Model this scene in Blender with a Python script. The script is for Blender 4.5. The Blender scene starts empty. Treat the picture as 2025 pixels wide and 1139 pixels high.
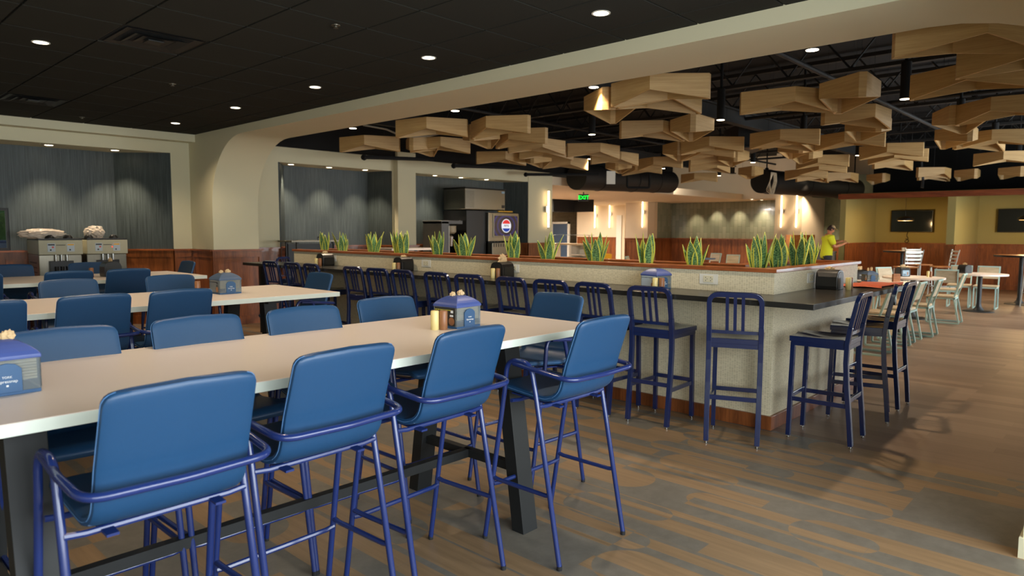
import bpy, bmesh, math, random
from mathutils import Vector, Matrix
random.seed(7)
PI = math.pi
scene = bpy.context.scene
COL = scene.collection

# ------------------------------------------------------------------ colour / materials
def srgb(r, g, b, a=1.0):
    def f(c):
        c = c / 255.0
        return c / 12.92 if c <= 0.04045 else ((c + 0.055) / 1.055) ** 2.4
    return (f(r), f(g), f(b), a)

def new_mat(name):
    m = bpy.data.materials.new(name); m.use_nodes = True
    nt = m.node_tree
    return m, nt, nt.nodes['Principled BSDF']

def N(nt, typ, **kw):
    n = nt.nodes.new(typ)
    for k, v in kw.items():
        if k in ('operation', 'blend_type', 'data_type', 'feature', 'noise_dimensions', 'offset', 'squash',
                 'offset_frequency', 'squash_frequency', 'distance', 'wave_type', 'bands_direction', 'clamp'):
            setattr(n, k, v)
        else:
            n.inputs[k].default_value = v
    return n

def plain(name, col, rough=0.5, metal=0.0, var=0.06, scale=12.0, coat=0.0, bump=0.0, spec=0.5, aniso=None):
    """solid colour with a faint procedural mottling"""
    m, nt, b = new_mat(name)
    b.inputs['Roughness'].default_value = rough
    b.inputs['Metallic'].default_value = metal
    b.inputs['Specular IOR Level'].default_value = spec
    b.inputs['Coat Weight'].default_value = coat
    b.inputs['Coat Roughness'].default_value = 0.08
    tc = N(nt, 'ShaderNodeTexCoord')
    mp = N(nt, 'ShaderNodeMapping')
    if aniso: mp.inputs['Scale'].default_value = aniso
    nt.links.new(tc.outputs['Object'], mp.inputs[0])
    nz = N(nt, 'ShaderNodeTexNoise', Scale=scale, Detail=3.0)
    nt.links.new(mp.outputs[0], nz.inputs['Vector'])
    mx = N(nt, 'ShaderNodeMix', data_type='RGBA')
    c1 = tuple(min(1, c * (1 + var)) for c in col[:3]) + (1,)
    c0 = tuple(c * (1 - var) for c in col[:3]) + (1,)
    mx.inputs[6].default_value = c0; mx.inputs[7].default_value = c1
    nt.links.new(nz.outputs[0], mx.inputs[0])
    nt.links.new(mx.outputs[2], b.inputs['Base Color'])
    if bump:
        bp = N(nt, 'ShaderNodeBump', Strength=bump, Distance=0.002)
        nt.links.new(nz.outputs[0], bp.inputs['Height'])
        nt.links.new(bp.outputs[0], b.inputs['Normal'])
    return m

def emis(name, col, strength):
    m, nt, b = new_mat(name)
    b.inputs['Base Color'].default_value = (0, 0, 0, 1)
    b.inputs['Emission Color'].default_value = col
    b.inputs['Emission Strength'].default_value = strength
    return m

def wood(name, dark, light, scale=(1, 1, 1), rough=0.4, grain=14.0, coat=0.0, dist=2.5):
    m, nt, b = new_mat(name)
    b.inputs['Roughness'].default_value = rough
    b.inputs['Coat Weight'].default_value = coat
    tc = N(nt, 'ShaderNodeTexCoord'); mp = N(nt, 'ShaderNodeMapping')
    mp.inputs['Scale'].default_value = scale
    nt.links.new(tc.outputs['Object'], mp.inputs[0])
    n1 = N(nt, 'ShaderNodeTexNoise', Scale=grain, Detail=6.0, Roughness=0.65, Distortion=dist * 0.2)
    n2 = N(nt, 'ShaderNodeTexNoise', Scale=grain * 0.22, Detail=2.0)
    nt.links.new(mp.outputs[0], n1.inputs['Vector']); nt.links.new(mp.outputs[0], n2.inputs['Vector'])
    ad = N(nt, 'ShaderNodeMath', operation='ADD'); nt.links.new(n1.outputs[0], ad.inputs[0]); nt.links.new(n2.outputs[0], ad.inputs[1])
    cr = N(nt, 'ShaderNodeValToRGB')
    cr.color_ramp.elements[0].position = 0.38; cr.color_ramp.elements[0].color = dark
    cr.color_ramp.elements[1].position = 0.66; cr.color_ramp.elements[1].color = light
    hf = N(nt, 'ShaderNodeMath', operation='MULTIPLY'); hf.inputs[1].default_value = 0.5
    nt.links.new(ad.outputs[0], hf.inputs[0]); nt.links.new(hf.outputs[0], cr.inputs[0])
    nt.links.new(cr.outputs[0], b.inputs['Base Color'])
    return m

M = {}
M['putty0'] = plain('pale_conduit', srgb(150, 145, 128), 0.5)
M['navy'] = plain('navy_gloss_paint', srgb(17, 34, 78), 0.22, 0.0, 0.03, coat=0.6)
M['navyseat'] = plain('navy_seat_paint', srgb(24, 27, 52), 0.22, 0.0, 0.03, coat=0.5)
M['tube'] = plain('blue_tube_paint', srgb(28, 45, 100), 0.22, 0.0, 0.03, coat=0.3)
M['vinyl'] = plain('blue_vinyl', srgb(26, 66, 103), 0.42, 0.0, 0.04, scale=60, bump=0.15)
M['stitch'] = plain('blue_stitching', srgb(96, 140, 190), 0.6)
M['rubber'] = plain('black_rubber', srgb(22, 22, 24), 0.7)
M['chrome'] = plain('chrome', srgb(200, 200, 198), 0.18, 1.0, 0.02)
M['steel'] = plain('brushed_steel', srgb(138, 133, 120), 0.28, 1.0, 0.10, scale=8, aniso=(30, 1, 1))
M['steeldark'] = plain('dark_steel', srgb(110, 104, 92), 0.4, 0.9, 0.08)  # darker, rougher steel
M['blackmetal'] = plain('black_metal', srgb(26, 27, 26), 0.48, 0.0, 0.05)
M['tableleg'] = plain('table_leg_paint', srgb(20, 22, 22), 0.6, 0.0, 0.05)
M['black'] = plain('black_plastic', srgb(20, 20, 21), 0.35, 0.0, 0.05)
M['laminate'] = plain('white_laminate', srgb(242, 226, 212), 0.36, 0.0, 0.012, scale=3)
M['laminate_edge'] = plain('white_edge_band', srgb(226, 232, 218), 0.35, 0.0, 0.01)
M['counter'] = plain('black_stone_counter', srgb(38, 37, 34), 0.27, 0.0, 0.12, scale=30)
M['paint'] = plain('cream_wall_paint', srgb(212, 205, 172), 0.7, 0.0, 0.02, scale=3)
M['paint2'] = plain('ivory_wall_paint', srgb(226, 208, 180), 0.7, 0.0, 0.02, scale=3)
M['olive'] = plain('olive_wall_paint', srgb(160, 146, 88), 0.75, 0.0, 0.03, scale=3)
M['white'] = plain('white_paint', srgb(225, 222, 210), 0.5, 0.0, 0.02)
M['blackceil'] = plain('matte_black', srgb(12, 12, 11), 0.9, 0.0, 0.2, scale=4)
M['truss'] = plain('dark_truss_paint', srgb(30, 29, 27), 0.7, 0.0, 0.1)
M['cherry'] = wood('cherry_wood', srgb(104, 56, 26), srgb(160, 92, 46), (6, 6, 0.6), 0.38, 8, 0.15)
M['cherrycap'] = wood('cherry_wood_cap', srgb(118, 60, 28), srgb(172, 96, 50), (1.2, 1.2, 8), 0.36, 8, 0.12)
M['maple'] = wood('maple_veneer', srgb(176, 140, 86), srgb(200, 165, 110), (1.0, 1.0, 26), 0.5, 5, 0.0)
M['tan'] = wood('tan_seat_ply', srgb(176, 156, 124), srgb(206, 188, 156), (3, 18, 18), 0.5, 4)
M['mint'] = plain('mint_metal_paint', srgb(170, 198, 188), 0.35, 0.0, 0.03)
M['tablewood'] = wood('oak_table_top', srgb(140, 84, 38), srgb(192, 126, 66), (2, 14, 14), 0.3, 4, 0.2)
M['beamwood'] = wood('rust_beam_wood', srgb(104, 46, 20), srgb(146, 74, 36), (8, 0.8, 8), 0.5, 5)
M['cream'] = plain('cream_shaker', srgb(236, 216, 146), 0.35, 0.0, 0.03)
M['brown'] = plain('brown_shaker', srgb(150, 102, 66), 0.38, 0.0, 0.06, aniso=(40, 40, 1))
M['paper'] = plain('kraft_napkin', srgb(206, 176, 132), 0.85, 0.0, 0.08)
M['orange'] = plain('orange_paper', srgb(190, 84, 48), 0.6, 0.0, 0.04)
M['bluelid'] = plain('blue_plastic_lid', srgb(66, 84, 146), 0.4, 0.0, 0.03)
M['bluedoor'] = plain('blue_plastic_panel', srgb(48, 86, 126), 0.4, 0.0, 0.03)
M['steelblue'] = plain('grey_blue_plastic', srgb(72, 92, 118), 0.4, 0.0, 0.03)
M['ad'] = plain('dark_ad_card', srgb(44, 42, 38), 0.4, 0.0, 0.1)
M['adblue'] = plain('pale_blue_ad_card', srgb(140, 172, 192), 0.4, 0.0, 0.08)
M['adgrey'] = plain('pale_grey_ad_card', srgb(176, 188, 196), 0.4, 0.0, 0.08)
M['textwhite'] = plain('white_print', srgb(225, 228, 226), 0.6)
M['textyellow'] = plain('yellow_print', srgb(196, 190, 60), 0.6)
M['textdark'] = plain('dark_print', srgb(46, 44, 46), 0.6)
M['red'] = plain('red_print', srgb(214, 60, 50), 0.5)
M['yellow'] = plain('yellow_plastic', srgb(232, 172, 30), 0.5)
M['skin'] = plain('skin', srgb(196, 132, 98), 0.55)
M['shirt'] = plain('lime_shirt', srgb(206, 214, 40), 0.85, bump=0.3)
M['jeans'] = plain('dark_trousers', srgb(40, 42, 52), 0.85)
M['hair'] = plain('dark_brown_hair', srgb(52, 30, 22), 0.8)
M['cap'] = plain('tan_cap', srgb(178, 156, 120), 0.8)
M['soil'] = plain('dark_soil', srgb(34, 28, 22), 0.95, bump=0.6, scale=60)
M['grey'] = plain('grey_panel', srgb(112, 110, 108), 0.5)
M['downdisc'] = emis('warm_lamp_disc', srgb(255, 232, 196), 12.0)
M['tubelight'] = emis('warm_tube_light', srgb(255, 220, 172), 8.5)
M['exit'] = emis('green_exit_letters', srgb(10, 255, 60), 3.0)
M['led'] = emis('red_led', srgb(255, 40, 30), 3.0)

# bag: thin crumpled translucent plastic
m, nt, b = new_mat('clear_plastic_bag')
b.inputs['Base Color'].default_value = srgb(236, 222, 204); b.inputs['Roughness'].default_value = 0.15
b.inputs['Transmission Weight'].default_value = 0.45
nz = N(nt, 'ShaderNodeTexNoise', Scale=9.0, Detail=4.0); bp = N(nt, 'ShaderNodeBump', Strength=0.8, Distance=0.02)
nt.links.new(nz.outputs[0], bp.inputs['Height']); nt.links.new(bp.outputs[0], b.inputs['Normal'])
M['bag'] = m
# clear acrylic
m, nt, b = new_mat('clear_acrylic')
b.inputs['Base Color'].default_value = srgb(205, 215, 220); b.inputs['Roughness'].default_value = 0.12
b.inputs['Transmission Weight'].default_value = 0.85; b.inputs['IOR'].default_value = 1.15
M['acrylic'] = m
# window glass
m, nt, b = new_mat('window_glass')
b.inputs['Roughness'].default_value = 0.02; b.inputs['Transmission Weight'].default_value = 1.0; b.inputs['IOR'].default_value = 1.05
nz = N(nt, 'ShaderNodeTexNoise', Scale=2.0); nt.links.new(nz.outputs[0], N(nt, 'ShaderNodeBump', Strength=0.0).inputs['Height'])
M['glass'] = m

def leaf_mat():
    m, nt, b = new_mat('snake_plant_leaf')
    b.inputs['Roughness'].default_value = 0.35
    uv = N(nt, 'ShaderNodeUVMap'); sp = N(nt, 'ShaderNodeSeparateXYZ'); nt.links.new(uv.outputs[0], sp.inputs[0])
    s = N(nt, 'ShaderNodeMath', operation='SUBTRACT'); s.inputs[1].default_value = 0.5; nt.links.new(sp.outputs[0], s.inputs[0])
    a = N(nt, 'ShaderNodeMath', operation='ABSOLUTE'); nt.links.new(s.outputs[0], a.inputs[0])
    e = N(nt, 'ShaderNodeMath', operation='GREATER_THAN'); e.inputs[1].default_value = 0.385; nt.links.new(a.outputs[0], e.inputs[0])
    mp = N(nt, 'ShaderNodeMapping'); mp.inputs['Scale'].default_value = (4, 60, 1); nt.links.new(uv.outputs[0], mp.inputs[0])
    nz = N(nt, 'ShaderNodeTexNoise', Scale=1.0, Detail=3.0, Distortion=0.6); nt.links.new(mp.outputs[0], nz.inputs['Vector'])
    cr = N(nt, 'ShaderNodeValToRGB'); cr.color_ramp.elements[0].position = 0.44; cr.color_ramp.elements[0].color = srgb(46, 84, 50)
    cr.color_ramp.elements[1].position = 0.56; cr.color_ramp.elements[1].color = srgb(132, 176, 112)
    nt.links.new(nz.outputs[0], cr.inputs[0])
    mx = N(nt, 'ShaderNodeMix', data_type='RGBA'); mx.inputs[7].default_value = srgb(216, 216, 84)
    nt.links.new(e.outputs[0], mx.inputs[0]); nt.links.new(cr.outputs[0], mx.inputs[6]); nt.links.new(mx.outputs[2], b.inputs['Base Color'])
    return m
M['leaf'] = leaf_mat()

def wallpaper_mat(name, c0, c1, horizontal='x'):
    m, nt, b = new_mat(name)
    b.inputs['Roughness'].default_value = 0.5
    tc = N(nt, 'ShaderNodeTexCoord'); mp = N(nt, 'ShaderNodeMapping'); mp.inputs['Scale'].default_value = (70, 70, 1.6)
    nt.links.new(tc.outputs['Object'], mp.inputs[0])
    nz = N(nt, 'ShaderNodeTexNoise', Scale=1.0, Detail=4.0, Roughness=0.7); nt.links.new(mp.outputs[0], nz.inputs['Vector'])
    cr = N(nt, 'ShaderNodeValToRGB'); cr.color_ramp.elements[0].position = 0.35; cr.color_ramp.elements[0].color = c0
    cr.color_ramp.elements[1].position = 0.7; cr.color_ramp.elements[1].color = c1
    nt.links.new(nz.outputs[0], cr.inputs[0]); nt.links.new(cr.outputs[0], b.inputs['Base Color'])
    return m
M['bluepaper'] = wallpaper_mat('blue_grey_striated_wallcovering', srgb(46, 54, 55), srgb(78, 88, 88))
M['marble'] = wallpaper_mat('grey_green_stone_wallcovering', srgb(120, 132, 112), srgb(150, 160, 138))
for nn in M['marble'].node_tree.nodes:
    if nn.type == 'MAPPING': nn.inputs['Scale'].default_value = (3, 3, 2)

def weave_mat():
    m, nt, b = new_mat('woven_cream_wallcovering')
    b.inputs['Roughness'].default_value = 0.6
    tc = N(nt, 'ShaderNodeTexCoord'); sp = N(nt, 'ShaderNodeSeparateXYZ'); nt.links.new(tc.outputs['Object'], sp.inputs[0])
    ad = N(nt, 'ShaderNodeMath', operation='ADD'); nt.links.new(sp.outputs[0], ad.inputs[0]); nt.links.new(sp.outputs[1], ad.inputs[1])
    cb = N(nt, 'ShaderNodeCombineXYZ'); nt.links.new(sp.outputs[2], cb.inputs[1]); nt.links.new(ad.outputs[0], cb.inputs[0])
    # columns of short horizontal dashes
    br = nt.nodes.new('ShaderNodeTexBrick'); br.offset = 0.0; br.squash = 1.0
    mp = N(nt, 'ShaderNodeMapping'); mp.inputs['Scale'].default_value = (1, 1, 1)
    nt.links.new(cb.outputs[0], mp.inputs[0]); nt.links.new(mp.outputs[0], br.inputs['Vector'])
    br.inputs['Scale'].default_value = 1.0; br.inputs['Brick Width'].default_value = 0.020; br.inputs['Row Height'].default_value = 0.0075
    br.inputs['Mortar Size'].default_value = 0.0018; br.inputs['Mortar Smooth'].default_value = 0.3
    br.inputs['Color1'].default_value = srgb(186, 172, 136); br.inputs['Color2'].default_value = srgb(222, 209, 174); br.inputs['Mortar'].default_value = srgb(236, 224, 192)
    nt.links.new(br.outputs[0], b.inputs['Base Color'])
    bp = N(nt, 'ShaderNodeBump', Strength=0.25, Distance=0.002); nt.links.new(br.outputs[1], bp.inputs['Height']); nt.links.new(bp.outputs[0], b.inputs['Normal'])
    return m
M['weave'] = weave_mat()

def tile_mat():
    m, nt, b = new_mat('green_glass_tile')
    b.inputs['Roughness'].default_value = 0.12; b.inputs['Coat Weight'].default_value = 0.3
    tc = N(nt, 'ShaderNodeTexCoord'); sp = N(nt, 'ShaderNodeSeparateXYZ'); nt.links.new(tc.outputs['Object'], sp.inputs[0])
    ad = N(nt, 'ShaderNodeMath', operation='SUBTRACT'); nt.links.new(sp.outputs[0], ad.inputs[0]); nt.links.new(sp.outputs[1], ad.inputs[1])
    cb = N(nt, 'ShaderNodeCombineXYZ'); nt.links.new(sp.outputs[2], cb.inputs[0]); nt.links.new(ad.outputs[0], cb.inputs[1])
    br = nt.nodes.new('ShaderNodeTexBrick'); nt.links.new(cb.outputs[0], br.inputs['Vector'])
    br.inputs['Scale'].default_value = 1.0; br.inputs['Brick Width'].default_value = 0.5; br.inputs['Row Height'].default_value = 0.17
    br.inputs['Mortar Size'].default_value = 0.006
    br.inputs['Color1'].default_value = srgb(128, 133, 112); br.inputs['Color2'].default_value = srgb(148, 151, 130); br.inputs['Mortar'].default_value = srgb(110, 112, 90)
    nt.links.new(br.outputs[0], b.inputs['Base Color'])
    nz = N(nt, 'ShaderNodeTexNoise', Scale=5.0, Detail=1.0)
    bp = N(nt, 'ShaderNodeBump', Strength=0.25, Distance=0.01)
    nt.links.new(tc.outputs['Object'], nz.inputs['Vector']); nt.links.new(nz.outputs[0], bp.inputs['Height']); nt.links.new(bp.outputs[0], b.inputs['Normal'])
    return m
M['tile'] = tile_mat()

def floor_mat():
    m, nt, b = new_mat('mixed_plank_floor')
    L = nt.links.new
    b.inputs['Roughness'].default_value = 0.42
    tc = N(nt, 'ShaderNodeTexCoord'); sp = N(nt, 'ShaderNodeSeparateXYZ'); L(tc.outputs['Object'], sp.inputs[0])
    cb = N(nt, 'ShaderNodeCombineXYZ'); L(sp.outputs[1], cb.inputs[0]); L(sp.outputs[0], cb.inputs[1])   # planks run along Y
    def brick(w, h, mort):
        br = nt.nodes.new('ShaderNodeTexBrick'); L(cb.outputs[0], br.inputs['Vector']); br.offset = 0.37; br.offset_frequency = 3
        br.inputs['Scale'].default_value = 1.0; br.inputs['Brick Width'].default_value = w; br.inputs['Row Height'].default_value = h
        br.inputs['Mortar Size'].default_value = mort; br.inputs['Bias'].default_value = 0.0
        br.inputs['Color1'].default_value = (0, 0, 0, 1); br.inputs['Color2'].default_value = (1, 1, 1, 1); br.inputs['Mortar'].default_value = (0.5, 0.5, 0.5, 1)
        return br
    b1 = brick(0.95, 0.125, 0.0008)
    # grain
    mp = N(nt, 'ShaderNodeMapping'); mp.inputs['Scale'].default_value = (12, 0.6, 1); L(tc.outputs['Object'], mp.inputs[0])
    g = N(nt, 'ShaderNodeTexNoise', Scale=2.2, Detail=6.0, Roughness=0.55, Distortion=0.12); L(mp.outputs[0], g.inputs['Vector'])
    wr = N(nt, 'ShaderNodeValToRGB'); wr.color_ramp.elements[0].position = 0.3; wr.color_ramp.elements[0].color = srgb(124, 100, 72)
    wr.color_ramp.elements[1].position = 0.75; wr.color_ramp.elements[1].color = srgb(148, 120, 88); L(g.outputs[0], wr.inputs[0])
    # concrete grey
    c = N(nt, 'ShaderNodeTexNoise', Scale=9.0, Detail=8.0, Roughness=0.7); L(tc.outputs['Object'], c.inputs['Vector'])
    gr = N(nt, 'ShaderNodeValToRGB'); gr.color_ramp.elements[0].position = 0.3; gr.color_ramp.elements[0].color = srgb(98, 92, 82)
    gr.color_ramp.elements[1].position = 0.75; gr.color_ramp.elements[1].color = srgb(118, 112, 101); L(c.outputs[0], gr.inputs[0])
    # wood / concrete choice: random planks, plus long lobes with rounded ends
    def mth(op, a, b_=None):
        n = N(nt, 'ShaderNodeMath', operation=op)
        for k_, v_ in ((0, a), (1, b_)):
            if v_ is None: continue
            if isinstance(v_, (int, float)): n.inputs[k_].default_value = v_
            else: L(v_, n.inputs[k_])
        return n.outputs[0]
    X_, Y_ = sp.outputs[0], sp.outputs[1]
    def lobes(rw, pitch_, hl, rad, off):
        xr_ = mth('DIVIDE', mth('ADD', X_, off), rw); row = mth('FLOOR', xr_); xl = mth('MULTIPLY', mth('SUBTRACT', mth('FRACT', xr_), .5), rw)
        wn = nt.nodes.new('ShaderNodeTexWhiteNoise'); wn.noise_dimensions = '1D'; L(row, wn.inputs['W'])
        yr = mth('ADD', mth('DIVIDE', Y_, pitch_), mth('MULTIPLY', wn.outputs[0], 7.3)); yl = mth('MULTIPLY', mth('SUBTRACT', mth('FRACT', yr), .5), pitch_)
        ey = mth('MAXIMUM', mth('SUBTRACT', mth('ABSOLUTE', yl), hl), 0.0)
        return mth('LESS_THAN', mth('SQRT', mth('ADD', mth('MULTIPLY', ey, ey), mth('MULTIPLY', xl, xl))), rad)
    l1 = lobes(.50, 2.3, .55, .17, .11); l2 = lobes(.375, 3.1, .42, .10, .30)
    vg = N(nt, 'ShaderNodeMath', operation='ADD'); L(l1, vg.inputs[0]); L(l2, vg.inputs[1])
    bg = N(nt, 'ShaderNodeMath', operation='GREATER_THAN'); bg.inputs[1].default_value = 0.50; L(b1.outputs[0], bg.inputs[0])
    mxr = N(nt, 'ShaderNodeMath', operation='ADD'); L(vg.outputs[0], mxr.inputs[0]); L(bg.outputs[0], mxr.inputs[1])
    xr = N(nt, 'ShaderNodeMath', operation='MODULO'); xr.inputs[1].default_value = 2.0; L(mxr.outputs[0], xr.inputs[0])
    sel = N(nt, 'ShaderNodeMix', data_type='RGBA'); L(xr.outputs[0], sel.inputs[0]); L(wr.outputs[0], sel.inputs[6]); L(gr.outputs[0], sel.inputs[7])
    # per plank value shift
    b2 = brick(1.2, 0.15, 0.001)
    br2 = N(nt, 'ShaderNodeValToRGB'); br2.color_ramp.elements[0].color = srgb(118, 94, 74); br2.color_ramp.elements[1].color = srgb(150, 124, 100); L(b2.outputs[0], br2.inputs[0])
    hv = N(nt, 'ShaderNodeMix', data_type='RGBA', blend_type='MULTIPLY'); hv.inputs[0].default_value = 0.5
    gg = N(nt, 'ShaderNodeValToRGB'); gg.color_ramp.elements[0].position = 0.3; gg.color_ramp.elements[0].color = (0.5, 0.5, 0.5, 1); L(g.outputs[0], gg.inputs[0])
    L(br2.outputs[0], hv.inputs[6]); L(gg.outputs[0], hv.inputs[7])
    side = N(nt, 'ShaderNodeMath', operation='GREATER_THAN'); side.inputs[1].default_value = 5.295; L(sp.outputs[0], side.inputs[0])
    fin = N(nt, 'ShaderNodeMix', data_type='RGBA'); L(side.outputs[0], fin.inputs[0]); L(sel.outputs[2], fin.inputs[6]); L(hv.outputs[2], fin.inputs[7])
    L(fin.outputs[2], b.inputs['Base Color'])
    bp = N(nt, 'ShaderNodeBump', Strength=0.12, Distance=0.002); L(c.outputs[0], bp.inputs['Height']); L(bp.outputs[0], b.inputs['Normal'])
    return m
M['floor'] = floor_mat()
M['ceiltile'] = plain('black_ceiling_tile', srgb(52, 51, 46), 0.95, 0.0, 0.08, scale=80, spec=0.1)

# ------------------------------------------------------------------ mesh builder
class MB:
    def __init__(s): s.v = []; s.f = []; s.uv = {}
    def add(s, vs, fs, mat=None):
        o = len(s.v)
        s.v += [tuple(mat @ Vector(v)) if mat else tuple(v) for v in vs]
        s.f += [tuple(i + o for i in f) for f in fs]
        return s
    def box(s, a, b, mat=None):
        x0, y0, z0 = a; x1, y1, z1 = b
        return s.add([(x0, y0, z0), (x1, y0, z0), (x1, y1, z0), (x0, y1, z0), (x0, y0, z1), (x1, y0, z1), (x1, y1, z1), (x0, y1, z1)],
                     [(0, 3, 2, 1), (4, 5, 6, 7), (0, 1, 5, 4), (1, 2, 6, 5), (2, 3, 7, 6), (3, 0, 4, 7)], mat)
    def prism(s, poly, z0, z1, mat=None):
        n = len(poly)
        vs = [(p[0], p[1], z0) for p in poly] + [(p[0], p[1], z1) for p in poly]
        fs = [tuple(range(n - 1, -1, -1)), tuple(range(n, 2 * n))] + [(i, (i + 1) % n, n + (i + 1) % n, n + i) for i in range(n)]
        return s.add(vs, fs, mat)
    def extr(s, poly, ax, a, b, mat=None):
        """extrude a 2-D polygon along an axis: ax 'x' poly=(y,z); ax 'y' poly=(x,z)"""
        n = len(poly)
        if ax == 'x': vs = [(a, p[0], p[1]) for p in poly] + [(b, p[0], p[1]) for p in poly]
        else: vs = [(p[0], a, p[1]) for p in poly] + [(p[0], b, p[1]) for p in poly]
        fs = [tuple(range(n - 1, -1, -1)), tuple(range(n, 2 * n))] + [(i, (i + 1) % n, n + (i + 1) % n, n + i) for i in range(n)]
        return s.add(vs, fs, mat)
    def tube(s, pts, r, seg=10, closed=False, sq=None, cap=True):
        """round tube, or a rectangular bar when sq=(half_w, half_h)"""
        pts = [Vector(p) for p in pts]; n = len(pts)
        ring = []
        up = None
        for i, p in enumerate(pts):
            if closed: t = (pts[(i + 1) % n] - pts[i - 1])
            elif i == 0: t = pts[1] - pts[0]
            elif i == n - 1: t = pts[-1] - pts[-2]
            else: t = (pts[i + 1] - p).normalized() + (p - pts[i - 1]).normalized()
            t.normalize()
            if up is None:
                up = Vector((0, 0, 1)) if abs(t.z) < 0.9 else Vector((0, 1, 0))
            u = (up - t * up.dot(t))
            if u.length < 1e-4: u = Vector((1, 0, 0)) - t * t.x
            u.normalize(); up = u; w = t.cross(u)
            rr = r[i] if isinstance(r, (list, tuple)) else r
            if sq:
                ring.append([p + u * a * sq[1] + w * b_ * sq[0] for a, b_ in ((1, 1), (1, -1), (-1, -1), (-1, 1))])
            else:
                ring.append([p + (u * math.cos(2 * PI * k / seg) + w * math.sin(2 * PI * k / seg)) * rr for k in range(seg)])
        m = len(ring[0]); vs = [v for r_ in ring for v in r_]; fs = []
        for i in range(n if closed else n - 1):
            j = (i + 1) % n
            for k in range(m):
                fs.append((i * m + k, i * m + (k + 1) % m, j * m + (k + 1) % m, j * m + k))
        if cap and not closed:
            fs.append(tuple(range(m - 1, -1, -1))); fs.append(tuple((n - 1) * m + k for k in range(m)))
        return s.add(vs, fs)
    def cyl(s, c, r0, z0, z1, r1=None, seg=24):
        r1 = r0 if r1 is None else r1
        return s.lathe([(r0, z0), (r1, z1)], c, seg, cap=True)
    def lathe(s, prof, c=(0, 0), seg=28, cap=True):
        vs = []; fs = []; n = len(prof)
        for (r, z) in prof:
            vs += [(c[0] + r * math.cos(2 * PI * k / seg), c[1] + r * math.sin(2 * PI * k / seg), z) for k in range(seg)]
        for i in range(n - 1):
            for k in range(seg):
                fs.append((i * seg + k, i * seg + (k + 1) % seg, (i + 1) * seg + (k + 1) % seg, (i + 1) * seg + k))
        if cap:
            fs.append(tuple(range(seg - 1, -1, -1))); fs.append(tuple((n - 1) * seg + k for k in range(seg)))
        return s.add(vs, fs)
    def build(s, name, mat, parent=None, smooth=False, bevel=0, mats=None, loc=None, rz=0):
        me = bpy.data.meshes.new(name); me.from_pydata(s.v, [], s.f); me.update()
        bm = bmesh.new(); bm.from_mesh(me); bmesh.ops.recalc_face_normals(bm, faces=bm.faces); bm.to_mesh(me); bm.free()
        me.materials.append(M[mat] if isinstance(mat, str) else mat)
        o = bpy.data.objects.new(name, me); COL.objects.link(o)
        if smooth:
            for p in me.polygons: p.use_smooth = True
            try: me.set_sharp_from_angle(angle=math.radians(40))
            except Exception: pass
        if bevel:
            bv = o.modifiers.new('bevel', 'BEVEL'); bv.width = bevel; bv.segments = 2; bv.limit_method = 'ANGLE'
        if parent: o.parent = parent
        if loc: o.location = loc
        o.rotation_euler.z = rz
        return o

def fillet(pts, r, n=6, closed=False):
    pts = [Vector(p) for p in pts]; out = []
    N_ = len(pts)
    for i, p in enumerate(pts):
        if not closed and (i == 0 or i == N_ - 1): out.append(p); continue
        a = pts[i - 1] - p; b = pts[(i + 1) % N_] - p
        la, lb = a.length, b.length; a.normalize(); b.normalize()
        rr = r[i] if isinstance(r, (list, tuple)) else r
        ang = a.angle(b); d = min(rr / math.tan(ang / 2) if ang < PI - 0.01 else 0, la * 0.49, lb * 0.49)
        if d < 1e-4: out.append(p); continue
        p0 = p + a * d; p1 = p + b * d
        for k in range(n + 1):
            t = k / n
            out.append(p0 * (1 - t) ** 2 + p * 2 * t * (1 - t) + p1 * t ** 2)
    return out

def thing(name, label, cat, loc=(0, 0, 0), rz=0.0, group=None):
    o = bpy.data.objects.new(name, None); COL.objects.link(o)
    o.empty_display_size = 0.1
    o.location = loc; o.rotation_euler = (0, 0, rz); o['label'] = label; o['category'] = cat
    if group: o['group'] = group
    return o
def tag(o, label, cat, group=None):
    o['label'] = label; o['category'] = cat
    if group: o['group'] = group
    return o
def struct(o): o['kind'] = 'structure'; return o
def dup(root, loc, rz, label, group=None):
    r = root.copy(); COL.objects.link(r); r.location = loc; r.rotation_euler = (0, 0, rz); r['label'] = label
    if group: r['group'] = group
    for ch in list(root.children):
        c = ch.copy(); COL.objects.link(c); c.parent = r
        for g in list(ch.children):
            d = g.copy(); COL.objects.link(d); d.parent = c
    return r
R = math.radians
def text(body, size, mat, parent, loc, rot, name='lettering', extrude=0.0008, align='CENTER'):
    cu = bpy.data.curves.new(name, 'FONT'); cu.body = body; cu.size = size; cu.extrude = extrude; cu.align_x = align; cu.align_y = 'CENTER'
    tmp = bpy.data.objects.new('tmp', cu); COL.objects.link(tmp)
    bpy.context.view_layer.update()
    me = bpy.data.meshes.new_from_object(tmp.evaluated_get(bpy.context.evaluated_depsgraph_get()))
    bpy.data.objects.remove(tmp); bpy.data.curves.remove(cu)
    me.materials.clear(); me.materials.append(M[mat])
    o = bpy.data.objects.new(name, me); COL.objects.link(o); o.parent = parent; o.location = loc; o.rotation_euler = rot
    return o
def lamp(name, typ, loc, energy, col, parent=None, rot=(0, 0, 0), **kw):
    l = bpy.data.lights.new(name, typ); l.energy = energy; l.color = col
    for k, v in kw.items(): setattr(l, k, v)
    o = bpy.data.objects.new(name, l); COL.objects.link(o); o.location = loc; o.rotation_euler = rot
    if parent: o.parent = parent
    return o
WARM = (1.0, 0.80, 0.57)

# ------------------------------------------------------------------ setting: floor, ceilings, walls
W = 1.24      # top of the wood wainscot
b = MB(); b.box((-3.2, -4.6, -0.1), (34, 25, 0.0)); struct(b.build('floor', 'floor'))

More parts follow.
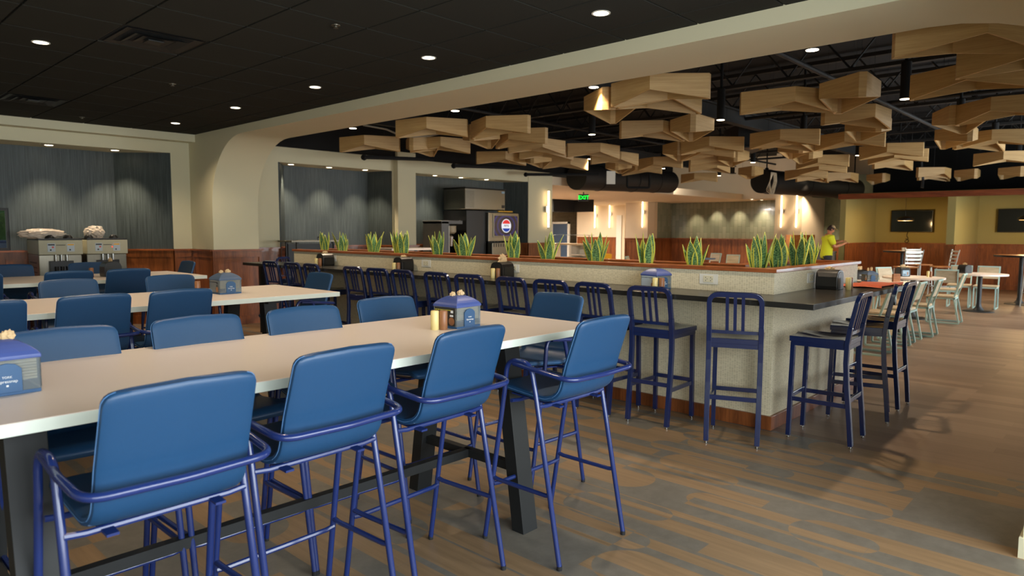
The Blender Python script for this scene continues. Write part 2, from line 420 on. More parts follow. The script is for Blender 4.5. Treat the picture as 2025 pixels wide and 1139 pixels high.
# black lay-in tile ceiling of the near room, real tiles set slightly proud of their grid
b = MB(); b.box((-3.2, -4.6, 3.112), (4.80, 11.7, 3.2))
ceil = struct(b.build('ceiling', 'blackmetal'))
b = MB()
x = 1.9 - 0.645 * 8
while x < 4.79:
    y = 6.42 - 0.64 * 17
    while y < 11.7:
        x1 = min(x + 0.645, 4.80); y1 = min(y + 0.64, 11.68)
        vent = (1.85 < x < 1.95 and (5.7 < y < 5.85 or 9.55 < y < 9.7))
        if not vent and x1 - x > 0.05 and y1 - y > 0.05:
            b.box((x + 0.009, y + 0.009, 3.100), (x1 - 0.009, y1 - 0.009, 3.112))
        y += 0.64
    x += 0.645
struct(b.build('ceiling_tiles', 'ceiltile'))
for (vx, vy, lab) in ((1.9, 5.78, 'black four-way supply vent in the black tile ceiling, the larger near one'), (1.9, 9.62, 'black four-way supply vent in the black tile ceiling, by the far left wall')):
    t = thing('ceiling_vent', lab, 'vent', (vx + .3225, vy + .32, 3.1))
    b = MB()
    for k in range(3):
        r0 = 0.29 - 0.085 * k; r1 = r0 - 0.055; z0 = -0.002 - 0.012 * (k % 2); z1 = 0.010
        for a in range(4):
            m4 = Matrix.Rotation(a * PI / 2, 4, 'Z')
            b.add([(-r0, -r0, z0), (r0, -r0, z0), (r1, -r1, z1), (-r1, -r1, z1)], [(0, 1, 2, 3)], m4)
    b.box((-0.06, -0.06, -0.012), (0.06, 0.06, -0.004))
    b.build('louver', 'blackmetal', t)
    b = MB(); b.box((-0.31, -0.31, 0.0105), (0.31, 0.31, 0.0118)); b.build('duct_opening', 'blackceil', t)

# dropped perimeter band around the tile ceiling (bottom 2.98) – back side
b = MB(); b.box((-3.2, 11.55, 2.98), (4.80, 11.75, 3.2)); struct(b.build('trim_1', 'paint'))

# beam with arched ends between the near room and the open hall
def arch_profile():
    pr = [(-4.6, 4.4), (-4.6, 0.0), (-0.35, 0.0)]
    # near arch: from pillar face y=-0.35 up to 2.98
    cy, cz, r = 1.25, 2.98 - 1.5, 1.5
    for k in range(0, 13):
        a = PI - k / 12 * PI / 2
        pr.append((cy + 1.6 * math.cos(a), cz + r * math.sin(a)))
    cy, r = 9.92, 1.06; cz = 2.98 - r
    for k in range(0, 13):
        a = PI / 2 - k / 12 * PI / 2
        pr.append((cy + r * math.cos(a), cz + r * math.sin(a)))
    pr += [(10.98, 0.0), (12.0, 0.0), (12.0, 4.4)]
    return pr
b = MB(); b.extr(arch_profile(), 'x', 4.79, 5.55)
struct(b.build('beam', 'paint', smooth=True))
# short partition at the right edge of the picture
b = MB(); b.box((4.03, -1.7, 0.0), (4.79, 0.38, 3.1)); struct(b.build('wall_right', 'paint'))
b = MB(); b.box((4.015, -1.7, 0.0), (4.79, 0.395, 0.1)); struct(b.build('baseboard_right', 'paint'))

# back wall with three splayed niches
YF, YB = 11.80, 12.45
def wall_pieces():
    b = MB()
    b.box((-3.2, YF, 0), (0.9, 12.7, 4.4))
    b.prism([(4.49, YF), (6.40, YF + 0.05), (6.82, YB), (6.82, 12.7), (3.85, 12.7), (3.85, YB)], 0, 4.4)
    b.prism([(8.98, YF + 0.05), (9.53, YF + 0.05), (9.53, YB), (9.53, 12.7), (8.79, 12.7), (8.79, YB)], 0, 4.4)
    b.prism([(13.30, YF + 0.05), (14.26, YF + 0.05), (14.26, 12.7), (13.0, 12.7), (13.0, YB)], 0, 4.4)
    b.box((9.02, YF - 0.10, 0), (9.50, YF + 0.06, 3.2))                  # pilaster between niches
    # headers over the niches, soffit at 2.80
    b.box((0.9, YF, 2.80), (4.49, 12.7, 4.4))
    b.box((6.40, YF + 0.05, 2.80), (8.98, 12.7, 4.4))
    b.box((9.53, YF + 0.05, 2.80), (13.30, 12.7, 4.4))
    return b
struct(wall_pieces().build('wall_back', 'paint'))
b = MB()
def sheet(b, p, q, z0, z1, th=0.02, side=1):
    d = Vector((q[0] - p[0], q[1] - p[1], 0)).normalized(); n = Vector((d.y, -d.x, 0)) * th * side
    P = [p, q, (q[0] + n.x, q[1] + n.y), (p[0] + n.x, p[1] + n.y)]
    b.prism(P, z0, z1)
for (xa, xb, xc, xd) in ((0.9, 0.9, 3.85, 4.49), (6.40, 6.82, 8.79, 8.98), (9.53, 9.53, 13.0, 13.30)):
    f = YF if xa < 5 else YF + 0.05
    if xb > xa: sheet(b, (xa, f), (xb, YB), W, 2.80)
    elif xa < 5: sheet(b, (0.9, YB), (2.40, YB), 1.87, 2.80); sheet(b, (0.9, YB), (1.3, YB), W, 1.87); xb = 2.40
    sheet(b, (xb, YB), (xc, YB), W, 2.80)
    sheet(b, (xc, YB), (xd, f), W, 2.80)
struct(b.build('wall_back_niches', 'bluepaper'))
# black upper wall/plenum above 3.08 in the open hall
b = MB(); b.box((5.56, YF - 0.02, 3.08), (20.4, YF + 0.049, 4.4)); b.box((15.4, YF - 0.02, 2.84), (20.4, YF + .09, 3.08)); struct(b.build('wall_back_upper', 'blackceil'))

trim_n = [1]
def wainscot(p, q, z0=0.0, z1=W, pan=0.8, side=1, th=0.03, cap=True, name=None):
    """cherry wainscot along p->q: field, stiles, rails, cap"""
    P = Vector((p[0], p[1], 0)); Q = Vector((q[0], q[1], 0)); d = (Q - P); L = d.length; d.normalize(); n = Vector((d.y, -d.x, 0)) * side
    mat = Matrix(((d.x, n.x, 0, P.x), (d.y, n.y, 0, P.y), (0, 0, 1, 0), (0, 0, 0, 1)))
    b = MB(); b.box((0, 0, z0), (L, th * 0.4, z1), mat)
    b.box((0, 0, z1 - 0.13), (L, th, z1 - 0.02), mat); b.box((0, 0, z0), (L, th, z0 + 0.14), mat)
    k = max(1, round(L / pan)); w = L / k
    for i in range(k + 1):
        x0 = max(0, i * w - 0.045); x1 = min(L, i * w + 0.045); b.box((x0, 0, z0 + 0.14), (x1, th, z1 - 0.13), mat)
    trim_n[0] += 1
    struct(b.build('trim_%d' % trim_n[0], 'cherry'))
    if cap:
        b = MB(); b.box((-0.02, -0.02, z1 - 0.025), (L + 0.02, th + 0.03, z1), mat)
        trim_n[0] += 1; struct(b.build('trim_%d' % trim_n[0], 'cherrycap'))
wainscot((0.9, YB), (3.85, YB)); wainscot((3.85, YB), (4.49, YF)); wainscot((4.49, YF), (4.80, YF))
wainscot((4.79, 11.75), (4.79, 10.98)); wainscot((4.76, 10.98), (5.58, 10.98))
wainscot((5.55, YF + .05), (6.40, YF + .05)); wainscot((6.40, YF + .05), (6.82, YB)); wainscot((6.82, YB), (8.79, YB)); wainscot((8.79, YB), (8.98, YF + .05))
wainscot((9.0, YF - .10), (9.53, YF - .10)); wainscot((9.53, YB), (13.0, YB)); wainscot((13.0, YB), (13.30, YF + .05)); wainscot((13.30, YF + .05), (14.26, YF + .05))


# solid wall behind the third niche and the lower part of the first
b = MB(); b.box((6.82, YB + 0.03, 0), (8.79, 12.7, 2.8)); b.box((9.53, YB + 0.03, 0), (13.0, 12.7, 2.8)); b.box((2.42, YB + 0.03, 0), (3.85, 12.7, 2.8)); b.box((0.9, YB + 0.03, 0), (2.42, 12.7, 1.24))
struct(b.build('wall_back_core', 'blackceil'))
# far-left window: frame, glass, and outdoors
wf = MB()
for (a, c) in (((1.3, 12.44, 1.24), (1.34, 12.50, 1.87)), ((2.365, 12.44, 1.24), (2.40, 12.50, 1.87)), ((1.34, 12.44, 1.83), (2.365, 12.50, 1.87)), ((1.34, 12.44, 1.24), (2.365, 12.50, 1.28))): wf.box(a, c)
wfo = struct(wf.build('window_1', 'blackmetal'))
MB().box((1.34, 12.465, 1.28), (2.365, 12.47, 1.83)).build('pane', 'glass', wfo)
M['grass'] = plain('mown_grass', srgb(96, 120, 60), 0.9, scale=8, var=0.3)
M['foliage'] = plain('tree_foliage', srgb(82, 112, 60), 0.8, scale=14, var=0.5, bump=1.0)
M['bark'] = plain('tree_bark', srgb(150, 140, 122), 0.9)
M['carpaint'] = plain('dark_car_paint', srgb(26, 30, 44), 0.2, 0.2, coat=0.6)
b = MB(); b.box((-20, 12.75, -0.25), (14, 40, -0.12)); struct(b.build('ground', 'grass'))
def blob(b, c, r, seed, sub=3, amp=0.25):
    bm = bmesh.new(); bmesh.ops.create_icosphere(bm, subdivisions=sub, radius=1.0)
    rnd = random.Random(seed); ph = [rnd.uniform(0, 6) for _ in range(6)]
    vs = []
    for v in bm.verts:
        n = v.co.normalized()
        k = 1 + amp * (math.sin(7 * n.x + ph[0]) * math.sin(6 * n.y + ph[1]) + 0.6 * math.sin(13 * n.z + ph[2]) * math.sin(11 * n.x + ph[3]) + 0.5 * math.sin(19 * n.y + ph[4]))
        vs.append((c[0] + n.x * r[0] * k, c[1] + n.y * r[1] * k, c[2] + n.z * r[2] * k))
    bm.verts.index_update()
    fs = [tuple(v.index for v in f.verts) for f in bm.faces]
    bm.free(); b.add(vs, fs)
for i, (x, y, s, lab) in enumerate(((5.1, 26, 1.9, 'pale-trunked leafy tree outside the far left window'), (-4, 30, 2.4, 'broad leafy tree further off outside the far left window'), (8.4, 31, 2.2, 'leafy tree outdoors to the right of the pale-trunked one'))):
    t = thing('tree', lab, 'tree', (x, y, -.12))
    b = MB(); b.tube([(0, 0, 0), (.1, 0, 1.2 * s), (.3, 0, 1.9 * s)], [.16 * s, .12 * s, .07 * s], 10); b.tube([(.08, 0, .9 * s), (-.4 * s, .1, 1.7 * s)], .06 * s, 8); b.build('trunk', 'bark', t, True)
    b = MB(); 
    for k in range(6): blob(b, (math.sin(k * 1.9) * .7 * s, math.cos(k * 2.3) * .5 * s, 1.7 * s + .35 * s * (k % 3)), (.75 * s, .7 * s, .5 * s), k + i * 9)
    b.build('foliage', 'foliage', t)
for i, (x, y) in enumerate(((3.9, 22.6), (8.6, 25))):
    b = MB(); blob(b, (0, 0, 1.0), (2.1 - i, 1.0, 1.35), 40 + i, 4, .3); tag(b.build('shrub', 'foliage', loc=(x, y, -.12)), ('low green shrub outdoors left of the pale-trunked tree', 'low green shrub outdoors behind the dark car')[i], 'shrub')
t = thing('car', 'dark parked car outside the far left window', 'car', (3.3, 19.5, -.12), R(-20))
b = MB(); b.extr([(-2.1, .3), (2.1, .3), (2.15, .8), (1.3, .95), (.7, 1.42), (-1.0, 1.45), (-1.7, .98), (-2.15, .9)], 'y', -.85, .85); b.build('body', 'carpaint', t, bevel=.06)
b = MB(); b.extr([(1.15, .98), (.65, 1.36), (-.92, 1.39), (-1.5, 1.0)], 'y', -.87, .87); b.build('window_glass', 'steelblue', t)
for (wx, wy) in ((-1.35, -.8), (1.35, -.8), (-1.35, .62), (1.35, .62)):
    b = MB(); b.lathe([(.33, 0), (.33, .18)], seg=24); o = b.build('wheel', 'rubber', t); o.rotation_euler = (R(-90), 0, 0); o.location = (wx, wy, .33)

# ------------------------------------------------------------------ open hall: deck, joists, far walls
struct(MB().box((5.55, -4.6, 4.40), (34, 25, 4.5)).build('ceiling_deck', 'blackceil'))
for k, jx in enumerate([6.6 + 1.75 * i for i in range(9)]):
    b = MB()
    b.box((jx - .05, -4.5, 3.72), (jx + .05, 11.7, 3.77)); b.box((jx - .05, -4.5, 4.28), (jx + .05, 11.7, 4.34))
    y = -4.4; s = 1
    while y < 11.2:
        b.tube([(jx, y, 3.77 if s > 0 else 4.28), (jx, y + .42, 4.28 if s > 0 else 3.77)], .014, 6, cap=False); y += .42; s = -s
    struct(b.build('beam_joist', 'truss'))
for k, by in enumerate((0.6, 5.6, 10.4)):
    b = MB(); b.box((5.6, by - .07, 3.46), (22, by + .07, 3.49)); b.box((5.6, by - .015, 3.49), (22, by + .015, 3.69)); b.box((5.6, by - .07, 3.69), (22, by + .07, 3.72))
    struct(b.build('beam_girder', 'truss'))
for k, (p, q, z, r) in enumerate((((5.7, 3.2), (20, 3.2), 3.55, .03), ((6.2, 8.2), (20, 8.2), 3.5, .025), ((12.2, -2), (12.2, 11.5), 3.6, .03))):
    b = MB(); b.tube([(p[0], p[1], z), (q[0], q[1], z)], r, 8); tag(b.build('sprinkler_pipe', 'truss'), ('thin dark pipe under the joists, nearest the white beam', 'thin dark pipe under the joists above the plants', 'thin dark pipe crossing under the joists at mid hall')[k], 'pipe')

# cream header and pillars round the green tile niche
b = MB()
b.prism([(25.3, 16.87), (25.3, 15.75), (26.0, 15.5), (26.0, 10.33), (25.3, 10.33), (25.3, 9.34), (26.2, 9.34), (27.6, 10.0), (27.6, 17.6), (26.4, 17.6)], 2.80, 4.40)
b.prism([(25.3, 16.87), (25.3, 15.75), (25.75, 15.70), (27.6, 15.9), (27.6, 17.6), (26.4, 17.6)], 0, 2.80)
b.prism([(25.3, 10.33), (25.3, 9.34), (27.6, 9.0), (27.6, 11.0)], 0, 2.80)
struct(b.build('wall_far', 'paint2'))
b = MB(); sheet(b, (27.3, 11.1), (27.3, 15.8), W, 2.8); sheet(b, (27.3, 15.78), (25.76, 15.72), W, 2.8); struct(b.build('wall_far_niche', 'tile'))
b = MB(); b.box((27.32, 5, 0), (27.6, 16.5, 4.4)); struct(b.build('wall_far_core', 'paint2'))
struct(MB().box((26.9, 6.4, W), (27.25, 9.6, 3.6)).build('wall_stone', 'marble'))
wainscot((27.3, 15.8), (27.3, 11.1), pan=1.0, side=1); wainscot((25.3, 16.87), (25.3, 15.75), side=1); wainscot((25.3, 10.33), (25.3, 9.34), side=1); wainscot((26.9, 9.6), (26.9, 6.4), side=1)
wainscot((25.76, 15.72), (27.3, 15.8), side=1)
# corridor left of it
b = MB(); b.box((13.3, 11.9, 2.78), (34, 25, 3.0)); struct(b.build('ceiling_corridor', 'paint2'))
b = MB(); b.box((13.3, 11.84, 0), (14.26, 12.2, 3.08)); struct(b.build('wall_corridor_end', 'paint'))
b = MB(); b.box((28, 18.7, 0), (28.3, 19.17, 2.78)); b.box((28.0, 19.17, 0), (28.3, 21.6, 2.78)); b.box((28.3, 15.5, 0), (28.6, 19, 2.78)); b.box((26.4, 17.0, 0), (26.7, 17.3, 2.78)); struct(b.build('wall_corridor', 'paint2'))
wainscot((28, 21.55), (28, 19.2), side=1)
struct(MB().box((27.94, 18.86, 0), (28.0, 19.15, 2.3)).build('door_1', 'white'))
b = MB(); b.box((33.5, 17, 0), (33.8, 25, 2.78)); b.box((14, 24.7, 0), (34, 25, 2.78)); struct(b.build('wall_kitchen', 'tan'))
b = MB(); b.box((20.8, 17.2, 2.30), (22.2, 20.5, 2.78)); struct(b.build('soffit_black', 'blackceil'))
b = MB(); b.box((22.1, 16.3, 2.3), (22.2, 17.2, 2.78)); struct(b.build('soffit_black_return', 'blackceil'))
# serving counter in the corridor with open cupboards
t = thing('serving_counter', 'pale serving counter with open white cupboards under the green exit sign', 'counter', (24.2, 18.9, 0))
b = MB(); b.box((-.35, -1.1, .92), (.45, 1.4, .98)); b.build('worktop', 'tan', t)
b = MB(); b.box((-.3, -1.05, 0), (.4, -.1, .08)); b.box((-.3, -1.05, .08), (.4, -1.0, .92)); b.box((-.3, -.15, .08), (.4, -.1, .92)); b.box((-.3, -1.0, .48), (.4, -.15, .52)); b.box((.35, -1.05, .08), (.4, -.1, .92)); b.build('cupboard', 'white', t)
MB().box((-.3, 1.0, 0), (.4, 1.35, .92)).build('cupboard', 'white', t)
b = MB(); b.box((-.2, -.95, 1.35), (.3, 1.2, 1.37)); b.tube([(0, -.9, .98), (0, -.9, 1.35)], .02, 8); b.tube([(0, 1.1, .98), (0, 1.1, 1.35)], .02, 8); b.build('glass_shelf', 'acrylic', t)
t = thing('glazed_door', 'white framed glazed door behind the serving counter', 'door', (27.9, 22.6, 0))
b = MB(); b.box((-.05, -.6, 0), (.05, -.5, 2.0)); b.box((-.05, .5, 0), (.05, .6, 2.0)); b.box((-.05, -.6, 1.9), (.05, .6, 2.0)); b.box((-.05, -.6, 0), (.05, .6, .2)); b.build('frame', 'white', t)
MB().box((-.01, -.5, .2), (.01, .5, 1.9)).build('pane', 'steelblue', t)

# EXIT sign
t = thing('exit_sign', 'green lit EXIT sign hanging at the corridor mouth', 'sign', (17.63, 13.35, 2.62), R(-47))
b = MB(); b.box((-.16, -.03, -.13), (.16, .03, .09)); b.build('housing', 'blackmetal', t)
b = MB(); b.cyl((0, 0), .02, .09, .16); b.build('stem', 'blackmetal', t)
text('EXIT', .17, 'exit', t, (0, -.034, -.02), (R(90), 0, 0))

# olive walls with televisions on the right
b = MB()
b.box((22.7, -4.6, 0), (23.0, 6.45, 2.60))
b.prism([(20.6, 6.55), (20.6, 6.40), (22.7, 6.20), (22.7, 6.60)], 0, 2.60)
b.prism([(20.6, 3.94), (20.6, 3.76), (22.7, 3.60), (22.7, 4.10)], 0, 2.60)
b.prism([(20.6, 0.9), (20.6, 0.7), (22.7, 0.6), (22.7, 1.0)], 0, 2.60)
struct(b.build('wall_tv', 'olive'))
struct(MB().box((23.02, -4.6, 2.6), (23.2, 6.4, 4.39)).build('wall_tv_upper', 'blackceil'))
wainscot((22.7, 6.2), (22.7, 4.1), pan=.7, side=1); wainscot((22.7, 3.6), (22.7, 1.0), pan=.7, side=1)
wainscot((20.6, 6.40), (22.7, 6.2), pan=3, side=1); wainscot((20.6, 3.76), (22.7, 3.6), pan=3, side=1); wainscot((20.6, 3.94), (20.6, 3.76), pan=1, side=1)
o = MB().box((20.42, -4.5, 2.46), (20.62, 6.56, 2.60)).build('beam_rust', 'beamwood'); struct(o)
struct(MB().box((20.62, -4.5, 2.60), (22.7, 6.56, 2.62)).build('ceiling_booth', 'olive'))
for i, (yc, lab) in enumerate(((5.2, 'wall-mounted black television with a dangling cable, left of the olive pilaster'), (2.6, 'wall-mounted black television cut off by the right edge'))):
    t = thing('television', lab, 'television', (22.62, yc, 1.56))
    b = MB(); b.box((-.05, -.54, 0), (.0, .54, .62)); b.build('casing', 'black', t, bevel=.01)
    M['screen'] = M.get('screen') or plain('dark_glass_screen', srgb(10, 11, 12), 0.08, coat=0.5)
    MB().box((-.055, -.52, .02), (-.05, .52, .60)).build('screen', 'screen', t)
    MB().box((.0, -.1, .2), (.08, .1, .4)).build('bracket', 'blackmetal', t)
b = MB(); pts = [(0, 0, 0), (0, .03, -.12), (.0, -.03, -.2), (-.0, .08, -.28), (0, .02, -.33), (0, -.05, -.26), (0, .05, -.2)]
b.tube(fillet([(-.02 + p[0], p[1], p[2]) for p in pts], .05), .008, 6); tag(b.build('cable', 'black', loc=(22.66, 5.3, 1.56)), 'loose black cable coiled below the left television', 'cable')
def pendant(loc, h, lab):
    t = thing('pendant_lamp', lab, 'lamp', loc)
    b = MB(); b.lathe([(.02, .12), (.10, .11), (.20, .05), (.21, .0), (.20, .0), (.19, .045), (.09, .10)], seg=28, cap=False); b.build('lamp_shade', 'black', t, True)
    b = MB(); b.cyl((0, 0), .004, .12, h); b.build('cord', 'black', t)
    b = MB(); b.cyl((0, 0), .17, -.006, .014); b.build('bulb', emis('amber_bulb', srgb(255, 190, 110), 2.5), t)
    lamp('pendant_light', 'POINT', (0, 0, -.06), 45, (1, .66, .30), t, shadow_soft_size=.05)
pendant((20.9, 4.97, 1.86), .60, 'black dome pendant lamp in front of the left television')
pendant((20.9, 2.3, 1.86), .60, 'black dome pendant lamp at the right edge')

# remaining enclosure (mostly out of view)
struct(MB().box((-3.4, -4.6, 0), (-3.2, 12.7, 3.2)).build('wall_left', 'paint'))
b = MB(); b.box((-3.2, -1.9, 0), (23, -1.7, .6)); b.box((-3.2, -1.9, 2.7), (23, -1.7, 4.4))
for i in range(14): b.box((-3.2 + i * 2.0, -1.9, .6), (-3.0 + i * 2.0, -1.7, 2.7))
struct(b.build('wall_front', 'paint'))

# ducts
def duct(p, q, r, lab, rings):
    t = thing('air_duct', lab, 'duct', p)
    P = Vector(p); Q = Vector(q); d = Q - P; b = MB(); n = 6
    b.tube([(0, 0, 0), d * .5, d], r, 28); b.build('tube', 'blackmetal2', t, True)
    for k in rings:
        c = d * k; u = d.normalized() * .02; b = MB(); b.tube([c - u, c + u], r + .012, 28); b.build('collar', 'blackmetal2', t, True)
M['blackmetal2'] = plain('satin_black_duct', srgb(24, 21, 19), 0.6, 0.0, 0.05)
duct((14.7, 11.38, 2.98), (19.5, 11.38, 3.10), .34, 'fat black air duct behind the exit sign, running to the cream header', (.2, .55, .8))
duct((19.3, 8.3, 2.98), (25.6, 7.7, 3.02), .34, 'fat black air duct above the man in the lime shirt', (.06, .4, .8))
for i, (p, q, lab) in enumerate((((7.4, 10.6, 2.88), (9.3, 10.9, 3.0), 'short black sprinkler pipe end in front of the first cream header'), ((9.6, 10.6, 2.88), (11.9, 10.9, 3.0), 'short black sprinkler pipe end before the third niche header'), ((12.6, 11.3, 2.92), (14.6, 10.6, 3.0), 'short black sprinkler pipe end left of the exit sign'))):
    b = MB(); b.tube([(0, 0, 0), Vector(q) - Vector(p)], .035, 8); b.tube([(0.02, 0.02, .0), (.05, .05, .0)], .055, 8); tag(b.build('pipe_end', 'blackceil', loc=p), lab, 'pipe')
b = MB(); b.tube(fillet([(0, 0, 0), (0, 0, -.35), (.45, -.4, -.35), (.45, -.4, 0)], .06), .03, 8); tag(b.build('pipe_loop', 'blackceil', loc=(15.5, 10.3, 3.05)), 'black U-shaped pipe loop hanging above the hall sconces', 'pipe')
b = MB()
for k in range(5):
    a = k * .04; b.tube(fillet([(a, 0, 0), (a - .05, .04 * k, -.25 - .04 * k), (a + .08, .03, -.45 - .02 * k), (a + .18, 0, -.2), (a + .14, 0, 0)], .08), .007, 6)
tag(b.build('cable_coil', 'tan', loc=(15.75, 6.55, 2.92)), 'loop of pale cables hanging over the end of the far black duct', 'cable')
b = MB()
for k in range(3): b.tube(fillet([(.05 * k, 0, 1.3), (.05 * k - .04, .03, .6), (.08 * k + .02, 0, .2), (-.06 + .1 * k, 0, 0)], .1), .012, 6)
tag(b.build('cable_drop', 'black', loc=(19.0, 4.2, 2.62)), 'tangled black cables dropping onto the rust beam', 'cable')

for i, (x, y, lab) in enumerate((((2.98, 7.70, 'small ceiling sprinkler cover between the downlight rows, middle one'), (2.98, 4.60, 'small ceiling sprinkler cover, nearest one'), (3.0, 10.9, 'small ceiling sprinkler cover by the far left wall')))):
    t = thing('fire_sprinkler', lab, 'sprinkler', (x, y, 3.099)); b = MB(); b.lathe([(.035, 0), (.034, -.004), (.012, -.006), (.012, -.02), (.02, -.022)], seg=18); b.build('cover', 'steeldark', t)
t = thing('air_unit', 'black ceiling-hung air unit with a red indicator above the hanging cables', 'air conditioner', (14.2, 6.5, 3.3), R(43))
b = MB(); b.box((-.5, -.3, 0), (.5, .3, .45)); b.build('casing', 'blackceil', t)
b = MB(); b.box((-.55, -.35, -.03), (.55, .35, 0)); b.build('drip_pan', 'blackmetal', t); MB().box((-.01, -.31, .2), (.01, -.3, .22)).build('indicator', 'led', t)
tag(MB().box((-.09, -.005, 0), (.09, .005, .26)).build('hanging_notice', 'white', loc=(11.6, 8.1, 2.5), rz=R(-40)), 'small white notice hanging from the duct above the hall sconces', 'notice')
b = MB(); b.tube(fillet([(0, 0, 0), (.25, -.25, -.06), (.5, -.35, -.16), (.9, -.5, -.12), (1.3, -.5, .0)], .15), .014, 6); tag(b.build('conduit', 'putty0', loc=(6.25, 8.95, 3.16)), 'pale flexible conduit beside the first pendant light past the beam', 'conduit')
# ------------------------------------------------------------------ bar
WX = 5.30; WY = 2.15
b = MB(); b.prism([(WX, WY), (7.35, WY), (7.35, WY + .12), (WX + .12, WY + .12), (WX + .12, 9.40), (WX, 9.40)], 0, 1.245)
b2 = b.build('knee_wall', 'weave')
t = thing('bar_enclosure', 'L-shaped woven-papered bar half-wall holding the row of snake plants', 'partition', (0, 0, 0)); b2.parent = t; b2.name = 'outer_wall'
b = MB(); b.prism([(5.80, 2.62), (7.35, 2.62), (7.35, 2.74), (5.92, 2.74), (5.92, 9.40), (5.80, 9.40)], 0, 1.245); b.box((5.42, 9.28, 0), (5.80, 9.40, 1.245)); b.box((7.23, 2.27, 0), (7.35, 2.62, 1.245)); b.build('inner_wall', 'weave', t)
def Lcap(o, w, x0, y0, x1, y1):
    return
b = MB(); b.prism([(5.275, 2.125), (7.375, 2.125), (7.375, 2.265), (5.415, 2.265), (5.415, 9.42), (5.275, 9.42)], 1.245, 1.275)
b.build('cap_rail', 'cherrycap', t, bevel=.003)
b = MB(); b.prism([(5.79, 2.61), (7.375, 2.61), (7.375, 2.76), (5.94, 2.76), (5.94, 9.42), (5.79, 9.42)], 1.245, 1.275); b.box((7.235, 2.267, 1.245), (7.375, 2.608, 1.275)); b.build('cap_rail', 'cherrycap', t, bevel=.003)
b = MB(); b.prism([(5.275, 2.125), (7.375, 2.125), (7.375, 2.15), (5.30, 2.15), (5.30, 9.42), (5.275, 9.42)], 0, .11); b.build('base_trim', 'cherry', t, bevel=.002)
b = MB(); b.prism([(5.42, 2.27), (7.23, 2.27), (7.23, 2.62), (5.80, 2.62), (5.80, 9.28), (5.42, 9.28)], 1.12, 1.16); o = b.build('planting_soil', 'soil', t)
t = thing('bar_counter', 'black stone counter wrapped round the corner of the bar half-wall', 'counter', (0, 0, 0))
b = MB(); b.prism([(4.77, 1.66), (7.35, 1.66), (7.35, 2.148), (5.298, 2.148), (5.298, 9.96), (4.77, 9.96)], 1.035, 1.075); b.build('countertop', 'counter', t, bevel=.002)
b = MB(); b.box((5.0, 9.86, 0), (5.08, 9.92, 1.035)); b.build('support_leg', 'blackmetal', t)

def outlet(loc, rz, lab):
    t = thing('wall_outlet', lab, 'outlet', loc, rz, 'power outlets along the bar wall')
    b = MB(); b.box((-.083, -.008, -.042), (.083, 0, .042)); b.build('cover_plate', 'white', t, bevel=.002)
    b = MB(); b.box((-.045, -.012, -.028), (.045, -.008, .028)); b.build('receptacle', 'cream2', t, bevel=.002)
    for s in (-1, 1):
        b = MB()
        for k in (-1, 1): b.box((s * .022 - .003 + (.0), -.0125, k * .012 - .004), (s * .022 + .002, -.0119, k * .012 + .004))
        b.box((s * .022 + .010, -.0125, -.003), (s * .022 + .015, -.0119, .003)); b.build('socket_slot', 'textdark', t)
M['cream2'] = plain('ivory_plastic', srgb(222, 214, 184), 0.4)
for y, lab in ((8.37, 'ivory double wall outlet on the bar wall, farthest from the corner'), (6.36, 'ivory double wall outlet on the bar wall, second from the far end'), (4.94, 'ivory double wall outlet right of the napkin dispenser with a tall napkin'), (2.95, 'ivory double wall outlet right of the blue napkin dispenser on the bar')):
    outlet((5.30, y - .25 if y < 3.1 else y - .02, 1.17), R(-90), lab)
outlet((6.07, 2.15, 1.17), 0, 'ivory wall outlet on the short side of the bar wall')

# ------------------------------------------------------------------ snake plants
def leaf(b, base, ang, lean, h, w, curl, rnd):
    n = 9; o = len(b.v); dx, dy = math.cos(ang), math.sin(ang); sx, sy = -dy, dx
    tw = rnd.uniform(-.5, .5)
    for i in range(n + 1):
        t = i / n
        wd = w * (0.55 + 0.75 * t - 0.1 * t) if t < .55 else w * (1.0 - ((t - .55) / .45) ** 1.7) * .99 + .0008
        if t < .55: wd = w * (.50 + .50 * math.sin(t / .55 * PI / 2))
        off = lean * t + curl * t * t; z = h * t
        c, s_ = math.cos(tw * t), math.sin(tw * t)
        ux, uy = sx * c + dx * s_, sy * c + dy * s_
        cx, cy = base[0] + dx * off, base[1] + dy * off
        cup = wd * .35
        for k, (a, cu) in enumerate(((-1, cup), (-.5, cup * .3), (0, 0), (.5, cup * .3), (1, cup))):
            b.v.append((cx + ux * wd * a + dx * cu, cy + uy * wd * a + dy * cu, base[2] + z))
            b.uv[len(b.v) - 1] = ((a + 1) / 2, t)
    for i in range(n):
        for k in range(4):
            b.f.append((o + i * 5 + k, o + i * 5 + k + 1, o + (i + 1) * 5 + k + 1, o + (i + 1) * 5 + k))
def plant_mesh(seed, nleaf):
    rnd = random.Random(seed); out = []
    for i in range(nleaf):
        b = MB(); ang = i / nleaf * 2 * PI + rnd.uniform(-.35, .35); inner = i % 3 == 0
        r = .010 if inner else .026
        h = rnd.uniform(.35, .42) if inner else rnd.uniform(.28, .40)
        leaf(b, (math.cos(ang) * r, math.sin(ang) * r, 0), ang, rnd.uniform(.0, .03) if inner else rnd.uniform(.01, .035), h, rnd.uniform(.038, .050), rnd.uniform(.0, .03) if inner else rnd.uniform(.03, .11), rnd)
        out.append(b)
    return out
def build_leaf(b, parent):
    me = bpy.data.meshes.new('leaf'); me.from_pydata(b.v, [], b.f); uv = me.uv_layers.new(name='UVMap')
    for l in me.loops: uv.data[l.index].uv = b.uv[l.vertex_index]
    me.materials.append(M['leaf']); me.polygons.foreach_set('use_smooth', [True] * len(me.polygons))
    o = bpy.data.objects.new('leaf', me); COL.objects.link(o); o.parent = parent
    so = o.modifiers.new('thickness', 'SOLIDIFY'); so.thickness = .0025; so.offset = 0
    return o
